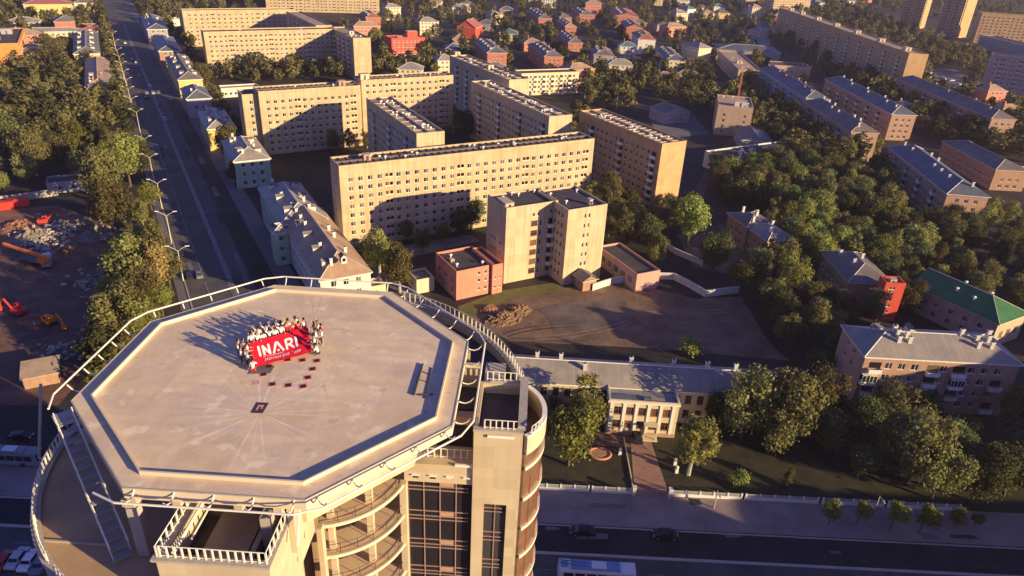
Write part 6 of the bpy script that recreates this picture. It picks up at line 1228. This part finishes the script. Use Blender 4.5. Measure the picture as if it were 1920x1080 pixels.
for i, (x, y, m) in enumerate(((355, 520, 'car_black'), (374, 519, 'car_grey'), (338, 478, 'car_black'), (276, 178, 'car_white'), (288, 176, 'car_silver'), (297, 175, 'car_grey'), (275, 186, 'car_black'), (281, 163, 'car_white'), (235, 82, 'car_white'), (247, 114, 'car_silver'), (256, 118, 'car_white'), (262, 145, 'car_grey'), (309, 226, 'car_silver'), (320, 187, 'car_silver'), (218, 113, 'car_white'), (221, 140, 'car_silver'), (222, 119, 'car_grey'))):
    carpx(x, y, 120, m, '%s car on the avenue, %s' % (m[4:], ('nearest to the helipad edge', 'right of the nearest car', 'beside the tawny tree', 'first of the group at the crossing', 'second of the group at the crossing', 'third of the group at the crossing', 'below the group at the crossing', 'above the group at the crossing', 'at the upper lit cross street', 'left on the lower lit cross street', 'right on the lower lit cross street', 'between the crossings', 'alone in the wide middle stretch', 'beside the blue-grey house', 'parked at the left kerb by the forecourt', 'parked lower at the left kerb', 'parked between two at the left kerb')[i]), 'cars on the avenue', .06)
for i in range(22):
    r = random.Random(i); x = 1742 + (i % 11) * 11 + r.uniform(-3, 3); y = 137 + (i % 11) * 4.2 + (i // 11) * 9 + r.uniform(-2, 2)
    P = at(x, y, 0); car(P, R(r.choice((0, 5, 90))), r.choice(('car_white', 'car_silver', 'car_grey', 'car_white')), 'pale car in the car park below the purple nine-storey block', .05, 'cars in the upper right car park')
for i in range(6):
    P = at(1245 + i * 9, 226 - i * .8, 0); car(P, R(120), 'car_grey' if i % 2 else 'car_silver', 'grey car parked in the shaded yard behind the ribbed-roof slab', .05, 'cars in the shaded block yard')
def bus(P, rz, label, a='bus_white', b='bus_blue', L=12.0):
    o = thing('trolleybus', label, 'bus', (P[0], P[1], .08), rz)
    m = MB(); h = L / 2; m.hull8([(-h, -1.25, .35), (h, -1.25, .35), (h, 1.25, .35), (-h, 1.25, .35), (-h + .1, -1.2, 2.75), (h - .15, -1.2, 2.75), (h - .15, 1.2, 2.75), (-h + .1, 1.2, 2.75)], 0); m.box(-h + .1, -1.1, 2.75, h - .15, 1.1, 2.88, 0); m.build('body', [a], o)
    m = MB(); m.box(-h + 2.0, -.95, 2.885, h - 2.6, .95, 3.05); m.box(-h + .4, -.6, 2.885, -h + 1.5, .6, 3.15); m.build('roof_panel', b, o)
    m = MB(); m.box(-.9, -.7, 3.06, 1.4, .7, 3.2); m.build('roof_hatch', 'bus_white', o)
    for s in (-1, 1):
        for i in range(6): m = MB(); x = -h + .9 + i * (L - 1.6) / 6; m.box(x, s * 1.262 - .02, 1.35, x + (L - 1.6) / 6 - .25, s * 1.262 + .02, 2.4); m.build('window', 'glass_dark', o)
        for x in (-h + 2.4, h - 2.8): m = MB(); m.tube([(x, s * 1.2 - .12, .45), (x, s * 1.2 + .12, .45)], .45, 12); m.build('wheel', 'tyre', o)
    m = MB(); m.box(h - .03, -1.05, 1.3, h + .03, 1.05, 2.5); m.build('windscreen', 'glass_dark', o)
    m = MB(); m.tube([(-1.5, .3, 3.05), (-h - .5, .3, 3.6)], .04, 5); m.tube([(-1.5, -.3, 3.05), (-h - .5, -.3, 3.6)], .04, 5); m.build('trolley_pole', 'dark_metal', o)
P = at(1120, 1062, 2.9); bus((P.x, P.y), R(-1), 'pale blue and white trolleybus on the street at the bottom edge', L=12.3)
P = at(22, 858, 1); bus((P.x, P.y), R(0), 'grey bus on the dark street at the far left', 'car_grey', 'car_grey', L=11)
P = at(655, 541, 0); o = thing('van', 'white van parked at the foot of the brown-roofed street house', 'van', (P.x, P.y, .06), R(30))
mb = MB(); mb.hull8([(-2.5, -.95, .4), (2.5, -.95, .4), (2.5, .95, .4), (-2.5, .95, .4), (-2.4, -.9, 2.1), (1.4, -.9, 2.1), (1.4, .9, 2.1), (-2.4, .9, 2.1)]); mb.build('body', 'car_white', o)
mb = MB(); mb.hull8([(1.55, -.8, 1.95), (2.2, -.8, 1.1), (2.2, .8, 1.1), (1.55, .8, 1.95), (1.6, -.8, 1.97), (2.25, -.8, 1.12), (2.25, .8, 1.12), (1.6, .8, 1.97)]); mb.build('windscreen', 'glass_dark', o)
for x in (-1.6, 1.6):
    for y in (-.85, .85): mb = MB(); mb.tube([(0, -.12, 0), (0, .12, 0)], .36, 12); mb.build('wheel', 'tyre', o, loc=(x, y, .36))
# building yard: mobile crane, containers, heaps, white truck, machine
def heap(x, y, w, h, m, label, cat='heap', seed=0):
    P = at(x, y, 0); rg = np.random.default_rng(seed); n = 22; mb = MB(); pts = []
    for j in range(n + 1):
        for i in range(n + 1):
            u, v = i / n * 2 - 1, j / n * 2 - 1; rr = math.hypot(u, v); z = max(0, 1 - rr ** 1.2) * h * (.25 + 1.2 * rg.random()) - .15 * (rr > .9); mb.v.append(((u + rg.normal() * .03) * w, (v + rg.normal() * .03) * w * .75, z))
    for j in range(n):
        for i in range(n): a = j * (n + 1) + i; mb.f.append((a, a + 1, a + n + 2, a + n + 1)); mb.mi.append(0)
    tag(mb.build(cat.replace(' ', '_'), m, None, loc=(P.x, P.y, .02), rz=R(20 + seed * 13)), label, cat)
for i, (x, y, w, h, m, lab) in enumerate(((940, 598, 6, 1.5, 'heap_earth', 'larger sunlit sandy heap at the left of the dirt lot'), (968, 583, 5, 1.1, 'heap_earth', 'smaller sandy heap behind the larger one on the dirt lot'), (915, 580, 3, 1.0, 'dirt_red', 'low dirt heap below the red annex'), (130, 420, 7, 2.2, 'rubble', 'grey rubble heap by the red machine in the yard'), (60, 445, 8, 2.0, 'rubble', 'long grey rubble heap in the building yard'), (185, 440, 7, 2.4, 'rubble', 'rubble heap at the avenue side of the yard'), (30, 425, 7, 1.5, 'dirt_red', 'red earth bank below the containers'), (120, 475, 6, 1.5, 'dirt_red', 'red earth heap in the middle of the yard'), (190, 470, 5, 1.2, 'dirt_red', 'lit earth heap beside the belt of trees'), (205, 505, 4.5, 1.8, 'sand', 'upper heap of lit orange rubble at the yard edge'), (200, 535, 4, 1.6, 'sand', 'lower heap of lit orange rubble at the yard edge'), (178, 525, 3.5, 1.4, 'rubble', 'small grey heap left of the orange rubble'), (60, 600, 4, .8, 'dirt_red', 'flat dim earth heap near the small orange machine'), (125, 660, 4, 1.2, 'rubble', 'dim rubble patch left of the helipad'))): heap(x, y, w, h, m, lab, 'rubble heap' if m == 'rubble' else 'earth heap', i)
rb = MB(); rg = random.Random(4)
for _ in range(420):
    x, y = rg.choice(((110, 430), (60, 448), (190, 442), (90, 460), (180, 530), (120, 660))); P = at(x + rg.gauss(0, 22), y + rg.gauss(0, 9), 0); s = rg.uniform(.15, .7); M4 = Matrix.Translation((P.x, P.y, s * .4 + rg.uniform(0, .8))) @ Matrix.Rotation(rg.uniform(0, 3), 4, 'Z') @ Matrix.Rotation(rg.uniform(-.5, .5), 4, 'X'); rb.box(-s, -s * .6, -s * .4, s, s * .6, s * .3, 0, M4)
o = rb.build('rubble', 'concrete', None, kind='stuff'); o['label'] = 'broken pale slabs and bricks strewn over the building yard'; o['category'] = 'rubble'
for i, (x, y, lab) in enumerate(((8, 392, 'left red shipping container by the grey wall'), (36, 386, 'right red shipping container by the grey wall'))):
    P = at(x, y, 0); o = thing('shipping_container', lab, 'container', (P.x, P.y, .05), R(26)); mb = MB(); mb.box(-3, -1.2, 0, 3, 1.2, 2.6)
    for k in range(14): mb.box(-2.9 + k * .42, -1.25, .15, -2.7 + k * .42, -1.2, 2.45)
    mb.build('body', 'red_paint', o); q = MB(); q.box(3.0, -1.1, .1, 3.05, -.03, 2.5); q.box(3.0, .03, .1, 3.05, 1.1, 2.5); q.build('door', 'red_paint', o)
o = at(75, 497, 0); e = at(8, 462, 3.5); d = (Vector((e.x, e.y, 0)) - Vector((o.x, o.y, 0))); rz = math.atan2(d.y, d.x); L = d.length
cr = thing('mobile_crane', 'orange mobile crane with its long boom lowered across the building yard', 'crane', (o.x, o.y, .05), rz)
mb = MB(); mb.box(-2.6, -1.2, .8, 6, 1.2, 1.3, 0); mb.build('chassis', 'dark_metal', cr)
mb = MB(); mb.hull8([(-3, -.4, 2.6), (L, -.3, 4.0), (L, .3, 4.0), (-3, .4, 2.6), (-3, -.4, 3.4), (L, -.3, 4.6), (L, .3, 4.6), (-3, .4, 3.4)]); mb.build('boom', 'orange_paint', cr)
mb = MB(); mb.box(-3, -1.1, 1.31, -.6, 1.1, 2.5, 0); mb.box(-2.9, -1.13, 1.9, -.9, -1.1, 2.4, 1); mb.build('cab', ['orange_paint', 'glass_dark'], cr)
for x in (-1.8, .6, 3.6, 5): 
    for y in (-1.1, 1.1): mb = MB(); mb.tube([(0, -.2, 0), (0, .2, 0)], .55, 12); mb.build('wheel', 'tyre', cr, loc=(x, y, .55))
o = at(90, 497, 0); tr = thing('truck', 'white-cabbed truck standing at the foot of the crane boom', 'truck', (o.x, o.y, .05), R(120))
mb = MB(); mb.hull8([(1.6, -1.1, .6), (3.6, -1.1, .6), (3.6, 1.1, .6), (1.6, 1.1, .6), (1.7, -1.05, 2.5), (3.1, -1.05, 2.5), (3.1, 1.05, 2.5), (1.7, 1.05, 2.5)]); mb.build('cab', 'car_white', tr)
mb = MB(); mb.hull8([(3.4, -.95, 1.6), (3.63, -.95, 1.4), (3.63, .95, 1.4), (3.4, .95, 1.6), (3.14, -.9, 2.4), (3.2, -.9, 2.4), (3.2, .9, 2.4), (3.14, .9, 2.4)]); mb.build('windscreen', 'glass_dark', tr)
mb = MB(); mb.box(-3.4, -1.15, .9, 1.4, 1.15, 1.15); mb.box(-3.4, -1.15, 1.15, 1.4, -1.05, 1.9); mb.box(-3.4, 1.05, 1.15, 1.4, 1.15, 1.9); mb.build('load_bed', 'grey_metal', tr)
for x in (-2.4, 2.6):
    for y in (-1, 1): mb = MB(); mb.tube([(0, -.15, 0), (0, .15, 0)], .48, 12); mb.build('wheel', 'tyre', tr, loc=(x, y, .48))
def digger(x, y, rz, m, label):
    o = at(x, y, 0); t = thing('excavator', label, 'excavator', (o.x, o.y, .05), R(rz))
    mb = MB(); mb.box(-1.6, -1.2, 0, 1.6, -.7, .8); mb.box(-1.6, .7, 0, 1.6, 1.2, .8); mb.build('tracks', 'dark_metal', t)
    mb = MB(); mb.box(-1.8, -1.1, .82, 1.0, 1.1, 1.8, 0); mb.box(-.2, -1.1, 1.8, 1.0, 0, 2.9, 0); mb.box(-.1, -1.13, 2.0, .9, -1.1, 2.7, 1); mb.build('body', [m, 'glass_dark'], t)
    mb = MB(); mb.tube([(1, .4, 1.6), (3.2, .4, 3.8), (5.0, .4, 2.6)], [.28, .25, .2], 4); mb.tube([(5.0, .4, 2.6), (5.3, .4, .9)], .18, 4); mb.hull8([(4.9, 0, .2), (5.8, 0, .4), (5.8, .9, .4), (4.9, .9, .2), (5.0, 0, 1.0), (5.5, 0, 1.0), (5.5, .9, 1.0), (5.0, .9, 1.0)]); mb.build('arm', m, t)
digger(85, 420, 20, 'red_paint', 'red excavator between rubble heaps in the building yard'); digger(95, 608, -30, 'orange_paint', 'small orange excavator in the dim yard left of the helipad'); digger(35, 590, 160, 'red_paint', 'dim red excavator at the lower left of the yard')
o = at(82, 712, 0); hs = thing('yard_shed', 'low shed with a tan tiled roof left of the helipad safety pipe', 'shed', (o.x, o.y, 0), R(28))
mb = MB(); mb.box(-3.2, -2.6, 0, 3.2, 2.6, 2.6); mb.build('wall', 'brick_brown', hs); mb = MB(); mb.hull8([(-3.6, -3, 2.6), (3.6, -3, 2.6), (3.6, 3, 3.6), (-3.6, 3, 3.6), (-3.6, -3, 2.8), (3.6, -3, 2.8), (3.6, 3, 3.8), (-3.6, 3, 3.8)]); mb.build('roof', 'roof_felt_tan', hs)

# ---------------------------------------------------------------- evening haze
mb = MB(); mb.box(-900, -160, -1, 900, 1500, 106)
hz = mb.build('haze', [], None, kind='stuff'); hz['label'] = 'thin evening haze over the town'; hz['category'] = 'haze'
hm = bpy.data.materials.new('haze'); hm.use_nodes = True; n = hm.node_tree.nodes; l = hm.node_tree.links; n.remove(n['Principled BSDF'])
vp = n.new('ShaderNodeVolumePrincipled'); vp.inputs['Color'].default_value = (.78, .70, .88, 1); vp.inputs['Density'].default_value = .00009; vp.inputs['Anisotropy'].default_value = .2
l.new(vp.outputs[0], n['Material Output'].inputs['Volume']); hz.data.materials.append(hm)
SC.cycles.volume_bounces = 0
